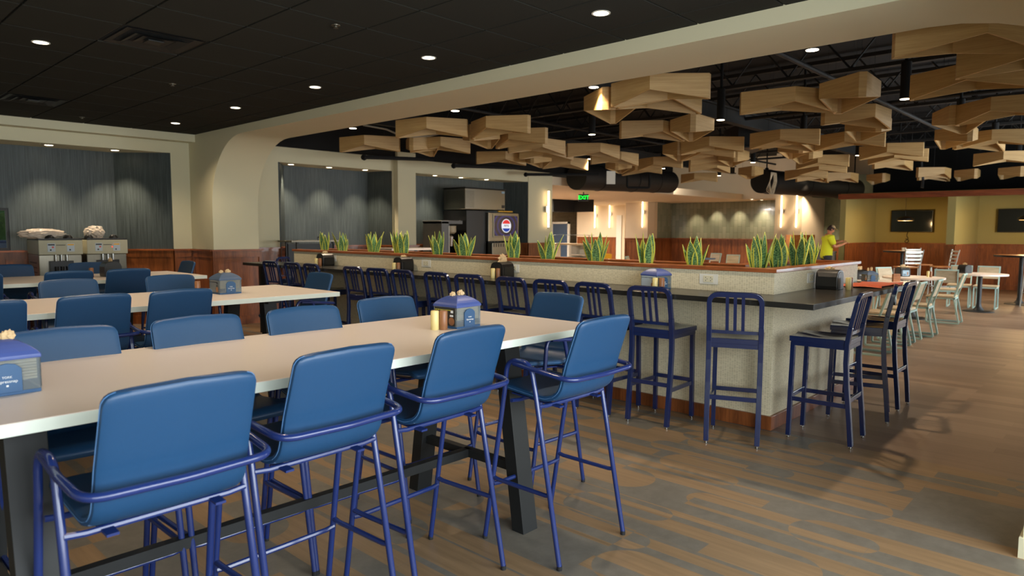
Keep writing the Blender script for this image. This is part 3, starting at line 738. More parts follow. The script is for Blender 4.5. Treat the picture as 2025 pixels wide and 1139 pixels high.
PL = [(6.05, 9.35 - .2), (5.62, 8.60), (5.62, 7.85), (5.62, 7.18), (5.62, 6.50), (5.62, 6.02), (5.60, 5.20), (5.60, 4.70), (5.60, 4.07), (5.55, 3.46), (5.60, 2.99), (5.66, 2.43), (5.98, 2.40), (6.55, 2.44), (6.90, 2.46)]
PL[0] = (5.66, 9.12)
labs = ['farthest snake plant in the bar planter, at its left end', 'second snake plant from the left end of the bar planter', 'third snake plant from the left end, in front of the dark niche', 'fourth snake plant from the left, before the cream pilaster', 'fifth snake plant from the left, above the wide gap beside the pilaster', 'snake plant just left of the soda machine', 'snake plant in front of the soda machine', 'snake plant in front of the first hall sconce', 'snake plant with a low leaf reaching right, before the corridor', 'snake plant left of the green tile wall, over the blue dispenser', 'snake plant standing alone before the green tile wall', 'snake plant nearest the outer corner of the bar planter', 'snake plant just right of the planter corner', 'snake plant on the short side, left of the last one', 'snake plant at the right end, before the man']
for i, (x, y) in enumerate(PL):
    t = thing('snake_plant', 'green and yellow ' + labs[i], 'plant', (x, y, 1.15), 0, 'snake plants in the bar planter')
    for b in plant_mesh(100 + i, 7 + i % 3): build_leaf(b, t)
x, y = 6.0, 8.3
t = thing('snake_plant', 'green and yellow snake plant standing behind the fourth one, past the inner rail', 'plant', (5.69, 7.36, 1.15), 0, 'snake plants in the bar planter')
for b in plant_mesh(321, 8): build_leaf(b, t)

# ------------------------------------------------------------------ shakers and napkin dispensers
def shakers(loc, who, dx=.05, ang=0.0, only=None):
    for k, (mt, nm) in enumerate((('cream', 'cream'), ('brown', 'brown'))):
        if only and nm != only: continue
        x = loc[0] + math.cos(ang) * dx * k; y = loc[1] + math.sin(ang) * dx * k
        b = MB(); b.lathe([(.021, 0), (.0225, .004), (.0225, .098), (.020, .102), (.012, .103)], seg=20)
        tag(b.build('shaker', mt, loc=(x, y, loc[2]), smooth=True), '%s cylindrical shaker %s' % (nm, who), 'shaker')
def crumple(b, seed, w, h, c=(0, 0, 0)):
    rnd = random.Random(seed); n = 7; o = len(b.v)
    for i in range(n):
        for j in range(3):
            u = i / (n - 1) - .5; v = j / 2
            b.v.append((c[0] + u * w + rnd.uniform(-.006, .006), c[1] + (v - .5) * .02 + rnd.uniform(-.012, .012), c[2] + h * (v ** .8) * (.55 + .45 * math.sin(i * 1.7 + seed)) + rnd.uniform(-.003, .003)))
    for i in range(n - 1):
        for j in range(2): b.f.append((o + i * 3 + j, o + (i + 1) * 3 + j, o + (i + 1) * 3 + j + 1, o + i * 3 + j + 1))
def house_dispenser(loc, rz, lab, lid='bluelid', ad='ad', marks=True, napkin=.03, stack=True):
    """clear four-sided dispenser with peaked coloured lid"""
    t = thing('napkin_dispenser', lab, 'napkin dispenser', loc, rz, None)
    hx, hy, H1, H2 = .092, .088, .125, .172
    b = MB(); b.box((-hx, -hy, 0), (hx, hy, .012)); b.build('base', 'bluedoor', t, bevel=.002)
    b = MB()
    for (a, c) in (((-hx, -hy, .012), (hx, -hy + .003, H1)), ((-hx, hy - .003, .012), (hx, hy, H1)), ((-hx, -hy + .003, .012), (-hx + .003, hy - .003, H1)), ((hx - .003, -hy + .003, .012), (hx, hy - .003, H1))): b.box(a, c)
    b.build('clear_body', 'acrylic', t)
    b = MB()
    for k in range(8): b.box((-hx + .008, -hy + .008, .045 + k * .0092), (hx - .008, hy - .008, .0525 + k * .0092))
    b.build('napkin_stack', 'paper', t)
    prof = []
    b = MB(); ov = .004; n = 5
    rings = []
    for i in range(n + 1):
        tt = i / n; k = 1 - .70 * tt ** 1.25; z = H1 + (H2 - H1) * (1 - (1 - tt) ** 1.35)
        rings.append([(sx * (hx + ov) * k if True else 0, sy * (hy + ov) * k, z) for sx, sy in ((-1, -1), (1, -1), (1, 1), (-1, 1))])
    vs = [(-(hx + ov), -(hy + ov), H1 - .012), ((hx + ov), -(hy + ov), H1 - .012), ((hx + ov), (hy + ov), H1 - .012), (-(hx + ov), (hy + ov), H1 - .012)] + [v for r in rings for v in r]
    fs = [(3, 2, 1, 0)] + [(i * 4 + k, i * 4 + (k + 1) % 4, (i + 1) * 4 + (k + 1) % 4, (i + 1) * 4 + k) for i in range(n + 1) for k in range(4)] + [tuple((n + 1) * 4 + k for k in range(4))]
    b.add(vs, fs); b.build('lid', lid, t, bevel=.003)
    for k, a in enumerate((0, PI)):
        fr = MB(); w = .040; pts = [(-w, .010), (w, .010), (w, .085), (w * .6, .100), (0, .105), (-w * .6, .100), (-w, .085)]
        m4 = Matrix.Rotation(a, 4, 'Z')
        fr.extr(pts, 'y', -hy - .008, -hy, m4); d = fr.build('door_panel', 'bluedoor', t, bevel=.0015)
        if marks and k == 0:
            text('TORK', .010, 'textwhite', d, (0, -hy - .0085, .060), (R(90), 0, 0))
            text('Xpressnap', .013, 'textwhite', d, (0, -hy - .0085, .047), (R(90), 0, 0))
            MB().box((-.003, -hy - .009, .030), (.003, -hy - .008, .036)).build('small_mark', 'textwhite', d)
    for k, s in enumerate((-1, 1)):
        b = MB(); x0 = s * (hx + .001); b.box((min(x0, x0 + s * .003), -hy + .012, .016), (max(x0, x0 + s * .003), hy - .010, H1 - .014)); a = b.build('ad_card', ad, t)
        if s == -1:
            tc = 'textyellow' if ad == 'ad' else 'textdark'
            xx = -hx - .0045
            text('LIKE YOU WANT IT YOUR WAY', .0085, tc, a, (xx, .015, .098), (R(90), 0, R(-90)))
            for j, (yy, zz, w, h) in enumerate(((-.055, .092, .018, .014), (-.052, .070, .024, .010))): MB().box((xx - .001, yy - w / 2, zz - h / 2), (xx, yy + w / 2, zz + h / 2)).build('print_mark', 'textwhite' if ad == 'ad' else 'textdark', a)
            b3 = MB(); b3.lathe([(.020, 0), (.022, .001)], seg=16); o3 = b3.build('bottle_picture', 'brown', a); o3.rotation_euler = (0, R(-90), 0); o3.location = (xx, -.052, .040)
    if napkin:
        for k, (nx, ny, sc) in enumerate(((-.030, .004, .8), (.022, -.004, 1.0))):
            b = MB(); blob(b, (nx, ny, H2 + napkin * .3 * sc), (.021 * sc, .013 * sc, napkin * .55 * sc), 11 + k + int(loc[0] * 10), 3, .28); b.build('napkin_tip', 'paper', t)
    return t
def round_dispenser(loc, rz, lab, front='black', napkin=.035, big=False, body='black'):
    t = thing('napkin_dispenser', lab, 'napkin dispenser', loc, rz)
    hw, hh, d = .085, .165, .088
    prof = [(-hw, 0), (hw, 0), (hw + .004, .03), (hw + .002, .11), (hw - .012, .145), (hw - .04, .162), (0, .168), (-hw + .04, .162), (-hw + .012, .145), (-hw - .002, .11), (-hw - .004, .03)]
    b = MB(); b.extr(prof, 'x', -d, d); b.build('body', body, t, bevel=.004)
    for s in (-1, 1):
        b = MB(); b.extr([(y * .8, z * .86 + .01) for y, z in prof], 'x', s * d - (.003 if s < 0 else 0), s * d + (.003 if s > 0 else 0)); b.build('side_panel', 'blackmetal', t, bevel=.001)
    b = MB(); b.box((-.06, -hw - .006, .012), (.06, -hw - .002, .115)); f = b.build('ad_card', front, t)
    if front != 'black':
        MB().box((-.05, -hw - .007, .075), (-.01, -hw - .006, .082)).build('print_mark', 'textwhite', f)
        MB().box((-.05, -hw - .007, .030), (.005, -hw - .006, .042)).build('print_mark', 'textdark', f)
        MB().box((.02, -hw - .007, .030), (.045, -hw - .006, .085)).build('print_mark', 'brown', f)
    if napkin:
        b = MB(); blob(b, (0, 0, .164 + napkin * .25), (.030 + napkin * .25, .014, napkin * .6), 5 + int(loc[1] * 7), 3, .3); b.build('napkin_tip', 'paper', t)
    return t
ZT1 = 1.04
house_dispenser((2.55, 2.79, ZT1), R(3), 'blue-lidded clear napkin dispenser near the right end of the nearest table')
shakers((2.375, 2.775, ZT1), 'beside the blue-lidded dispenser on the nearest table', .045, R(-40))
house_dispenser((.478, 2.72, ZT1), R(0), 'blue-lidded clear napkin dispenser cut off by the left edge')
house_dispenser((2.53, 5.60, ZT1), R(2), 'dark-blue-lidded clear napkin dispenser on the second table', lid='steelblue', ad='acrylic')
shakers((2.40, 5.71, ZT1), 'left of the dispenser on the second table', .05, R(140), only='brown')
round_dispenser((2.55, 8.50, ZT1), R(90), 'black rounded napkin dispenser on the third table before the soft-serve machine', napkin=.05)
shakers((2.40, 8.47, ZT1), 'left of the black dispenser on the third table', .05, R(170), only='brown')
ZC = 1.0752
for i, (y, lab, nk) in enumerate(((8.32, 'black napkin dispenser on the bar counter, farthest along', .04), (6.60, 'black napkin dispenser on the bar counter, below the fourth snake plant', .03), (4.95, 'black napkin dispenser on the bar counter with a tall napkin', .09))):
    round_dispenser((5.16, y, ZC), R(0), lab, napkin=nk)
    shakers((5.02, y - .0, ZC), 'beside the %s black dispenser on the long counter' % ('farthest', 'middle', 'nearest')[i], .055, R(-60))
house_dispenser((5.13, 3.10, ZC), R(-10), 'blue-lidded napkin dispenser on the bar counter left of the outlet', ad='adgrey', marks=True, napkin=0)
shakers((5.00, 3.03, ZC), 'beside the blue-lidded dispenser on the bar counter', .055, R(-60))
round_dispenser((6.16, 2.02, ZC), R(90), 'black and chrome napkin dispenser on the short side of the bar counter', napkin=.03)
shakers((6.20, 1.88, ZC), 'beside the napkin dispenser on the short side of the counter', .03, R(-10))
# orange paper on the counter end
b = MB(); nx, ny = 16, 8
for i in range(nx + 1):
    for j in range(ny + 1):
        u, v = i / nx, j / ny
        z = .006 + .012 * math.sin(u * 9 + v * 3) ** 2 * (1 - v) + .004 * math.sin(u * 23)
        b.v.append((u * .78 + .02 * math.sin(v * 7), v * .36 + .03 * math.sin(u * 6), max(.003, z)))
for i in range(nx):
    for j in range(ny): a = i * (ny + 1) + j; b.f.append((a, a + ny + 1, a + ny + 2, a + 1))
o = b.build('paper_sheet', 'orange', loc=(6.50, 1.70, ZC), rz=R(2), smooth=True); tag(o, 'large wavy sheet of orange paper on the short end of the counter', 'paper'); o.modifiers.new('s', 'SOLIDIFY').thickness = .0015

# ------------------------------------------------------------------ tables
def table(x0, x1, y0, y1, legs, lab):
    t = thing('dining_table', lab, 'table', ((x0 + x1) / 2, (y0 + y1) / 2, 0))
    hx, hy = (x1 - x0) / 2, (y1 - y0) / 2
    b = MB(); b.box((-hx, -hy, 1.002), (hx, hy, 1.04)); o = b.build('tabletop', 'laminate', t, bevel=.002)
    b = MB()
    for (a, c) in (((-hx - .001, -hy - .0015, 1.003), (hx + .001, -hy, 1.0385)), ((-hx - .001, hy, 1.003), (hx + .001, hy + .0015, 1.0385)), ((-hx - .0015, -hy, 1.003), (-hx, hy, 1.0385)), ((hx, -hy, 1.003), (hx + .0015, hy, 1.0385))): b.box(a, c)
    b.build('edge_band', 'laminate_edge', t)
    b = MB(); b.box((-hx + .12, -.04, .962), (hx - .12, .04, 1.002))
    for lx in legs: b.box((lx - .05, -hy + .12, .972), (lx + .05, hy - .12, 1.002))
    b.build('underframe', 'tableleg', t)
    for lx in legs:
        for s in (-1, 1):
            b = MB(); w = .055
            b.extr([(s * (hy - .045), 0), (s * (hy - .125), 0), (s * (hy - .265), .975), (s * (hy - .185), .975)], 'x', lx - w, lx + w); b.build('leg', 'tableleg', t, bevel=.002)
        b = MB(); b.box((lx - .022, -hy + .13, .30), (lx + .022, hy - .13, .345)); b.build('cross_bar', 'tableleg', t)
    b = MB(); b.box((legs[0], -.022, .30), (legs[1], .022, .345)); b.build('stretcher', 'tableleg', t)
    return t
table(-.14, 3.16, 2.25, 3.28, (-1.03, 1.10), 'nearest long white bar-height table with black A-frame legs')
table(.0, 3.27, 5.06, 6.15, (-1.1, 1.1), 'second long white bar-height table, between the first and the third')
table(.1, 3.38, 7.95, 9.12, (-1.1, 1.1), 'third long white bar-height table, in front of the soft-serve machines')

# ------------------------------------------------------------------ blue upholstered armchair (bar height), faces +Y
def armchair(loc, rz, lab):
    t = thing('bar_armchair', lab, 'chair', loc, rz)
    path = fillet([(0, .235, .772), (0, .20, .792), (0, -.10, .765), (0, -.205, .80), (0, -.245, .95), (0, -.315, 1.155)], [0, .05, .12, .12, .2, 0], 6)
    n = len(path); L = [0]
    for i in range(1, n): L.append(L[-1] + (path[i] - path[i - 1]).length)
    T = L[-1]; rc = .032; th = .017
    # densify ends for rounded corners
    def at(s):
        for i in range(1, n):
            if L[i] >= s - 1e-9:
                k = (s - L[i - 1]) / max(1e-9, L[i] - L[i - 1]); return path[i - 1].lerp(path[i], k), (path[i] - path[i - 1]).normalized()
        return path[-1], (path[-1] - path[-2]).normalized()
    S = [0, .004, .012, .025, .04, .055] + [x for x in L if .07 < x < T - .07] + [T - .055, T - .04, T - .025, T - .012, T - .004, T]
    b = MB(); m = 20; o = 0
    for s in S:
        p, d = at(s); nrm = Vector((0, -d.z, d.y)).normalized()
        e = min(s, T - s); cut = rc - math.sqrt(max(0, rc * rc - (rc - min(e, rc)) ** 2))
        hw = .205 + .006 * math.sin(s / T * PI) - cut
        tt = th * (1 if e > .02 else .55 + .45 * math.sqrt(max(0, 1 - (1 - e / .02) ** 2)))
        frac = s / T
        for k in range(m):
            a = 2 * PI * k / m; ca, sa = math.cos(a), math.sin(a)
            x = hw * (abs(ca) ** .22) * (1 if ca >= 0 else -1); q = tt * (abs(sa) ** .38) * (1 if sa >= 0 else -1)
            bow = (.018 if frac > .5 else -.006) * (x / .21) ** 2
            crown = .012 * (1 - (x / .21) ** 2) * max(0, (frac - .85) / .15)
            v = p + nrm * q + Vector((x, bow if frac > .5 else 0, (bow * -1 if frac <= .5 else 0) + crown)); b.v.append(tuple(v))
    for i in range(len(S) - 1):
        for k in range(m): b.f.append((i * m + k, i * m + (k + 1) % m, (i + 1) * m + (k + 1) % m, (i + 1) * m + k))
    b.f.append(tuple(range(m))); b.f.append(tuple((len(S) - 1) * m + k for k in range(m)))
    sh = b.build('seat_shell', 'vinyl', t, True)
    for sgn in (0, 10):
        sb = MB(); pts = []
        for i in range(len(S)):
            if S[i] < .05: continue
            pts.append(Vector(b.v[i * m + sgn]) + Vector(((.0006 if sgn == 0 else -.0006), 0, 0)))
        sb.tube(pts, .0011, 5); sb.build('edge_stitching', 'stitch', sh)
    # looped legs either side
    for s in (-1, 1):
        top = [(s * 0.254, .085, .885), (s * 0.256, .06, .945), (s * 0.256, -.015, .945), (s * 0.254, -.04, .885)]
        full = fillet([(s * .260, .245, .012), (s * .256, .112, .80), (s * .254, .098, .945), (s * .254, -.052, .945), (s * .256, -.088, .80), (s * .260, -.243, .012)], [0, .3, .072, .072, .3, 0], 9)
        h = len(full) // 2
        for nm, seg in (('leg', full[:h + 1]), ('leg', full[h:])):
            b = MB(); b.tube(seg, .0125, 12); lg = b.build(nm, 'tube', t, True)
            e = seg[0] if seg is not full[h:] and seg[0].z < .1 else seg[-1]
            b = MB(); b.cyl((e.x, e.y), .0128, 0, .02, seg=12); b.build('rubber_foot', 'rubber', lg)
    # arm rail wrapping round behind the backrest
    b = MB(); b.tube(fillet([(-0.254, .055, .93), (-0.262, -.12, .915), (-0.254, -.292, .895), (0, -.305, .893), (0.254, -.292, .895), (0.262, -.12, .915), (0.254, .055, .93)], [0, .1, .07, .5, .07, .1, 0], 7), .0125, 12); b.build('arm_rail', 'tube', t, True)
    b = MB()
    for y, z in ((.07, .745), (-.105, .745)): b.tube([(-0.254, y, z), (-.2, y, z - .006), (.2, y, z - .006), (0.254, y, z)], .010, 8)
    for s in (-1, 1): b.tube([(s * .15, .15, .755), (s * .15, -.16, .735)], .010, 8, sq=(.016, .004))
    b.build('seat_frame', 'tube', t, True)
    b = MB()
    for s in (-1, 1): b.tube([(s * 0.258, .188, .335), (s * 0.256, .15, .33), (s * 0.256, -.15, .33), (s * 0.258, -.186, .335)], .011, 8)
    b.tube([(-0.258, .19, .30), (-.22, .19, .295), (.22, .19, .295), (0.258, .19, .30)], .011, 8)
    b.build('footrest', 'tube', t, True)
    return t
def sb_v(b, i): return b.v[i]
AC = armchair((.735, 2.20, 0), R(1), 'blue vinyl bar armchair, leftmost of the four on our side of the nearest table')
def ac(x, y, r, lab): return dup(AC, (x, y, 0), R(r), lab)
ac(1.32, 2.31, 2, 'blue vinyl bar armchair, second from the left on our side of the nearest table')
ac(1.95, 2.35, 3, 'blue vinyl bar armchair, third from the left on our side of the nearest table')
ac(2.655, 2.17, 0, 'blue vinyl bar armchair at the right end of the near side of the nearest table')
for x, y, r, w in ((.78, 2.95, 180, 'leftmost'), (1.33, 2.95, 181, 'second from the left'), (1.87, 2.95, 179, 'third from the left'), (2.50, 3.08, 180, 'rightmost, behind the napkin dispenser')):
    ac(x, y, r, 'blue bar armchair across the nearest table, facing us, ' + w)
ac(3.14, 2.80, 88, 'blue bar armchair at the right end of the nearest table')
for x, w in ((.22, 'leftmost, cut by the edge'), (.78, 'left of the broad centre one'), (1.34, 'with its arm rail showing'), (1.86, 'left of the dispenser')):
    if x > .3: ac(x, 5.07, 0, 'dark blue armchair, back to us at the second table, ' + w)
for x, w in ((1.59, 'the left one'), (2.37, 'the right one')): ac(x, 6.04, 180, 'dark blue armchair facing us across the second table, ' + w)
ac(3.20, 5.72, 90, 'dark blue bar armchair at the right end of the second table')
for x, w in ((1.20, 'leftmost'), (1.93, 'before the left machine'), (2.46, 'before the right machine')): ac(x, 7.93, 0, 'dark blue armchair, back to us at the third table, ' + w)
for x, w in ((1.80, 'the left one'), (2.56, 'the right one')): ac(x, 9.06, 180, 'dark blue armchair facing us across the third table, ' + w)
ac(3.28, 8.95, 90, 'dark blue bar armchair at the right end of the third table')

# ------------------------------------------------------------------ navy metal bar stool, faces +Y
def stool(loc, rz, lab):
    t = thing('bar_stool', lab, 'bar stool', loc, rz)
    def rearpath(s): return [Vector(p) for p in ((s * .178, -.238, .018), (s * .180, -.222, .20), (s * .181, -.196, .45), (s * .181, -.185, .62), (s * .181, -.188, .76), (s * .181, -.205, .88))]
    # rear legs run on into the inverted-U back
    bx = .181
    up = fillet([(-bx, -.205, .88), (-bx, -.252, 1.112), (bx, -.252, 1.112), (bx, -.205, .88)], .07, 8)
    b = MB(); b.tube(up, 0, sq=(.0175, .0145)); b.build('back_frame', 'navy', t, bevel=.003)
    for s in (-1, 1):
        b = MB(); b.tube(rearpath(s), 0, sq=(.0185, .0165)); lg = b.build('leg', 'navy', t, bevel=.003)
        b = MB(); b.lathe([(.006, .016), (.006, .010), (.014, .009), (.014, .003), (.011, 0)], (s * .178, -.238), 14); b.build('glide', 'chrome', lg, True)
        b = MB(); b.tube([(s * .172, .205, .018), (s * .170, .198, .45), (s * .168, .192, .735)], 0, sq=(.0165, .0165)); lg = b.build('leg', 'navy', t, bevel=.003)
        b = MB(); b.lathe([(.006, .016), (.006, .010), (.014, .009), (.014, .003), (.011, 0)], (s * .172, .205), 14); b.build('glide', 'chrome', lg, True)
    for x in (-.055, 0, .055):
        b = MB(); b.tube([(x, -.194, .832), (x, -.206, .885), (x, -.249, 1.105)], 0, sq=(.0115, .005)); b.build('back_slat', 'navy', t)
    b = MB(); b.tube([(-.175, -.193, .832), (0, -.199, .832), (.175, -.193, .832)], 0, sq=(.005, .012)); b.build('back_crossbar', 'navy', t)
    # sculpted seat
    b = MB(); n = 12; hx, y0, y1 = .196, -.20, .215
    for zz in (0, 1):
        for i in range(n + 1):
            for j in range(n + 1):
                u = i / n * 2 - 1; v = j / n
                x = u * hx * (1 - .06 * (1 - v)); y = y0 + (y1 - y0) * v
                dip = .016 * max(0, 1 - (abs(u) ** 3)) * math.sin(PI * min(1, v * 1.15)) - .010 * math.exp(-(u / .16) ** 2) * max(0, v - .45) * 2
                b.v.append((x, y, .785 - dip if zz else .745))
    k = (n + 1) ** 2
    for i in range(n):
        for j in range(n):
            a = i * (n + 1) + j
            b.f.append((k + a, k + a + n + 1, k + a + n + 2, k + a + 1)); b.f.append((a, a + 1, a + n + 2, a + n + 1))
    for i in range(n):
        for (p, q) in ((i * (n + 1), (i + 1) * (n + 1)), (i * (n + 1) + n, (i + 1) * (n + 1) + n), (i, i + 1), (n * (n + 1) + i, n * (n + 1) + i + 1)): b.f.append((p, q, q + k, p + k))
    b.build('seat', 'navy', t, True, bevel=.003)
    b = MB(); a_ = .735
    b.box((-.188, -.198, .715), (.188, -.180, .750)); b.box((-.182, .190, .715), (.182, .206, .750)); b.box((-.190, -.19, .715), (-.176, .20, .750)); b.box((.176, -.19, .715), (.190, .20, .750)); b.build('seat_apron', 'navy', t)
    for nm, p, q in (('footrest', (-.172, .200, .325), (.172, .200, .325)), ('rear_stretcher', (-.180, -.210, .345), (.180, -.210, .345)), ('side_stretcher', (-.181, -.206, .305), (-.171, .20, .305)), ('side_stretcher', (.181, -.206, .305), (.171, .20, .305))):
        b = MB(); b.tube([p, q], 0, sq=(.009, .0165)); b.build(nm, 'navy', t, bevel=.002)
    return t
ST = stool((4.926, 2.27, 0), R(-69), 'navy metal bar stool nearest the counter corner on the long side, turned slightly')
ordn = ['second', 'third', 'fourth', 'fifth', 'sixth', 'seventh', 'eighth', 'ninth', 'tenth', 'eleventh', 'twelfth', 'thirteenth']
ys = [2.93, 3.46, 3.95, 4.42, 5.02, 5.50, 6.08, 6.55, 7.03, 7.96, 8.45, 9.05]
for i, y in enumerate(ys):
    dup(ST, (4.975, y, 0), R(-90 + (2, -3, 1, -2, 3, 0, -1, 2, 0, -2, 1, 3)[i]), 'navy metal bar stool, %s from the corner along the long side of the bar' % ordn[i])
dup(ST, (5.70, 10.02, 0), R(-150), 'navy metal bar stool beyond the far left end of the bar counter')
dup(ST, (5.395, 1.77, 0), R(3), 'navy metal bar stool on the short side of the bar, nearest the corner')
dup(ST, (6.25, 1.79, 0), R(14), 'navy metal bar stool on the short side of the bar, shiny one in the middle')
dup(ST, (6.80, 1.80, 0), R(1), 'navy metal bar stool on the short side of the bar, furthest from the corner')

# ------------------------------------------------------------------ diamond wood baffles
BAF = [(6.88, 9.67, 127), (6.39, 7.51, 126), (7.83, 8.98, 140), (6.96, 6.73, 94), (8.01, 7.29, 91), (9.01, 7.83, 150), (9.86, 8.34, 142), (9.96, 9.59, 150), (11.64, 9.31, 150), (10.14, 7.47, 151), (11.52, 7.96, 150), (8.72, 5.38, 151), (6.24, 3.78, 103), (6.7, 4.05, 151), (7.75, 3.06, 125), (9.33, 2.82, 150), (10.33, 2.97, 30), (11.71, 3.63, 93), (10.74, 4.28, 100), (11.27, 4.44, 150), (14.75, 5.08, 93), (13.64, 3.53, 93), (14.74, 3.69, 93), (16.24, 4.15, 150), (16.37, 5.62, 93), (17.73, 6.49, 93), (19.0, 6.78, 150), (19.5, 6.19, 150), (20.5, 5.58, 30), (19.33, 4.03, 150), (20.5, 3.54, 30), (16.35, 2.22, 93), (9.84, 1.38, 74), (12.91, 1.91, 93), (13.2, 2.14, 150), (6.09, 1.09, 122), (7.07, 0.83, 105), (7.82, 1.36, 91), (10.82, 5.52, 108), (11.69, 6.05, 93), (13.07, 6.66, 150), (14.34, 7.36, 150), (17.08, 9.07, 93), (12.9, 7.76, 93), (13.84, 8.81, 93), (16.43, 7.34, 30), (20.5, 2.63, 30), (20.5, 4.27, 150), (7.65, 9.24, 30), (7.46, 7.61, 30), (10.61, 9.21, 30), (12.95, 8.84, 30), (8.75, 4.77, 30), (6.61, 4.65, 30), (7.68, 2.4, 30), (13.29, 4.88, 30), (10.43, 1.93, 3), (12.27, 2.29, 30), (11.17, 6.33, 30), (12.83, 6.09, 30), (12.21, 4.66, 30)]
def baffle(loc, ang, lab, grp):
    t = thing('ceiling_baffle', lab, 'ceiling baffle', (loc[0], loc[1], 2.86), R(ang), grp)
    a, c = .51, .295; ft = .035; th = .016
    # plan corners (truncated acute tips): tip+, obtuse+, tip-, obtuse-
    def ring(k):
        A, C_, F = a - k * 1.9, c - k * 1.15, ft - k * .3
        return [(A, -F), (A, F), (0, C_), (-A, F), (-A, -F), (0, -C_)]
    bot = [0, 0, .085, 0, 0, .085]
    o, i = ring(0), ring(th)
    b = MB(); n = 6
    for (rg) in (o, i):
        for k in range(n): b.v.append((rg[k][0], rg[k][1], bot[k]))
        for k in range(n): b.v.append((rg[k][0], rg[k][1], .24))
    for k in range(n):
        j = (k + 1) % n
        b.f += [(k, j, n + j, n + k), (2 * n + k, 3 * n + k, 3 * n + j, 2 * n + j), (k, 2 * n + k, 2 * n + j, j), (n + k, n + j, 3 * n + j, 3 * n + k)]
    b.build('wood_frame', 'maple', t)
    b = MB()
    for (x, y) in ((.2, .185), (-.2, -.185)): b.tube([(x, y * .95, .24), (x, y * .95, 1.54)], .0015, 4)
    b.build('suspension_wire', 'truss', t)
    return t
import itertools
first = None
order = sorted(BAF, key=lambda q: math.hypot(q[0], q[1]))
bands = [('nearest', 0, 8.2), ('second-nearest', 8.2, 10.6), ('middle', 10.6, 12.9), ('far', 12.9, 15.8), ('very far', 15.8, 18.9), ('farthest', 18.9, 40)]
numw = ['first', 'second', 'third', 'fourth', 'fifth', 'sixth', 'seventh', 'eighth', 'ninth', 'tenth', 'eleventh', 'twelfth', 'thirteenth', 'fourteenth', 'fifteenth', 'sixteenth', 'seventeenth', 'eighteenth', 'nineteenth', 'twentieth']
for (nm, d0, d1) in bands:
    S_ = [q for q in BAF if d0 <= math.hypot(q[0], q[1]) < d1]
    S_.sort(key=lambda q: math.atan2(q[0], q[1]))
    for k, q in enumerate(S_):
        lab = 'light wood diamond ceiling baffle, %s from the left in the %s rank' % (numw[k], nm)
        g = 'wooden ceiling baffles'
        if first is None: first = baffle((q[0], q[1]), q[2], lab, g)
        else: dup(first, (q[0], q[1], 2.86 + .004 * (k % 3)), R(q[2]), lab, g)

# ------------------------------------------------------------------ lamps
def can(loc, lab, power, spot=1.5, r=.055, group='recessed downlights'):
    t = thing('ceiling_light', lab, 'ceiling light', loc, 0, group)
    b = MB(); b.lathe([(r + .012, -.004), (r + .012, 0), (r, .0), (r, -.004), (r + .012, -.004)], seg=24, cap=False); b.build('trim_ring', 'white', t)
    b = MB(); b.cyl((0, 0), r, -.003, -.001); b.build('diffuser', 'downdisc', t)
    lamp('downlight', 'SPOT', (0, 0, -.02), power, WARM, t, spot_size=spot, spot_blend=.7, shadow_soft_size=.06)
for i, y in enumerate((2.955, 4.83, 6.715, 8.59, 10.49)):
    can((4.08, y, 3.098), 'round warm downlight in the black tile ceiling beside the white beam, %s nearest' % ('first', 'second', 'third', 'fourth', 'fifth')[i], 74, 2.2)
can((1.60, 6.81, 3.098), 'round warm downlight alone at the left of the black tile ceiling', 74, 2.2)
for y in (3.0, 4.9): lamp_t = can((1.60, y, 3.098), 'round warm downlight in the tile ceiling above the %s table' % ('nearest' if y < 4 else 'gap after the nearest'), 74, 2.2)
for i, (x, y, lab) in enumerate(((2.864, 12.05, 'left niche soffit light, the left one'), (3.75, 12.05, 'left niche soffit light, the right one'), (6.80, 12.10, 'middle niche soffit light, leftmost'), (7.63, 12.10, 'middle niche soffit light, centre'), (8.45, 12.05, 'middle niche soffit light, rightmost'), (10.35, 12.06, 'right niche soffit light, leftmost'), (11.15, 12.06, 'right niche soffit light, centre'), (12.0, 12.06, 'right niche soffit light, rightmost'))):
    can((x, y, 2.799), 'round warm ' + lab, 130, 1.45)
for i, (x, y) in enumerate(((25.9, 13.53), (25.9, 12.44), (26.2, 11.62), (26.9, 14.54), (27.0, 13.6), (27.0, 12.6), (27.0, 11.57))):
    can((x, y, 2.799), 'small round light in the green tile niche soffit, number %s from the left' % ('four', 'five', 'seven', 'one', 'two', 'three', 'six')[i], 190, 1.45)
k = 0
for x in (6.1, 9.05, 12.1, 15.1, 18.1, 21.3, 24.0):  # the two farthest rows are added to brighten the far walls
    for y in (2.22, 4.5, 6.7, 9.0):
        if x > 20 and y < 6: continue
        if x > 20 and y < 7: y = 7.6; x = min(x, 22) if x < 23 else 25.2  # added pair, shifted to brighten the stone wall
        t = thing('pendant_downlight', 'black tube pendant downlight, %s row from the beam, %s from the right' % (numw[round((x - 6.1) / 3)], numw[[2.22, 4.5, 6.7, 9.0].index(y if y != 7.6 else 6.7)]), 'ceiling light', (x, y, 3.1), 0, 'tube pendants in the open hall')
        b = MB(); b.lathe([(.055, 0), (.055, .42), (.02, .44), (.02, 1.3)], seg=20); b.build('tube', 'blackceil', t)
        b = MB(); b.cyl((0, 0), .052, -.004, -.001); b.build('diffuser', 'downdisc', t)
        lamp('downlight', 'SPOT', (0, 0, -.02), 170 if x < 20 else (80 if y == 7.6 else 380), (1, .78, .54), t, spot_size=1.9, spot_blend=.6, shadow_soft_size=.05)
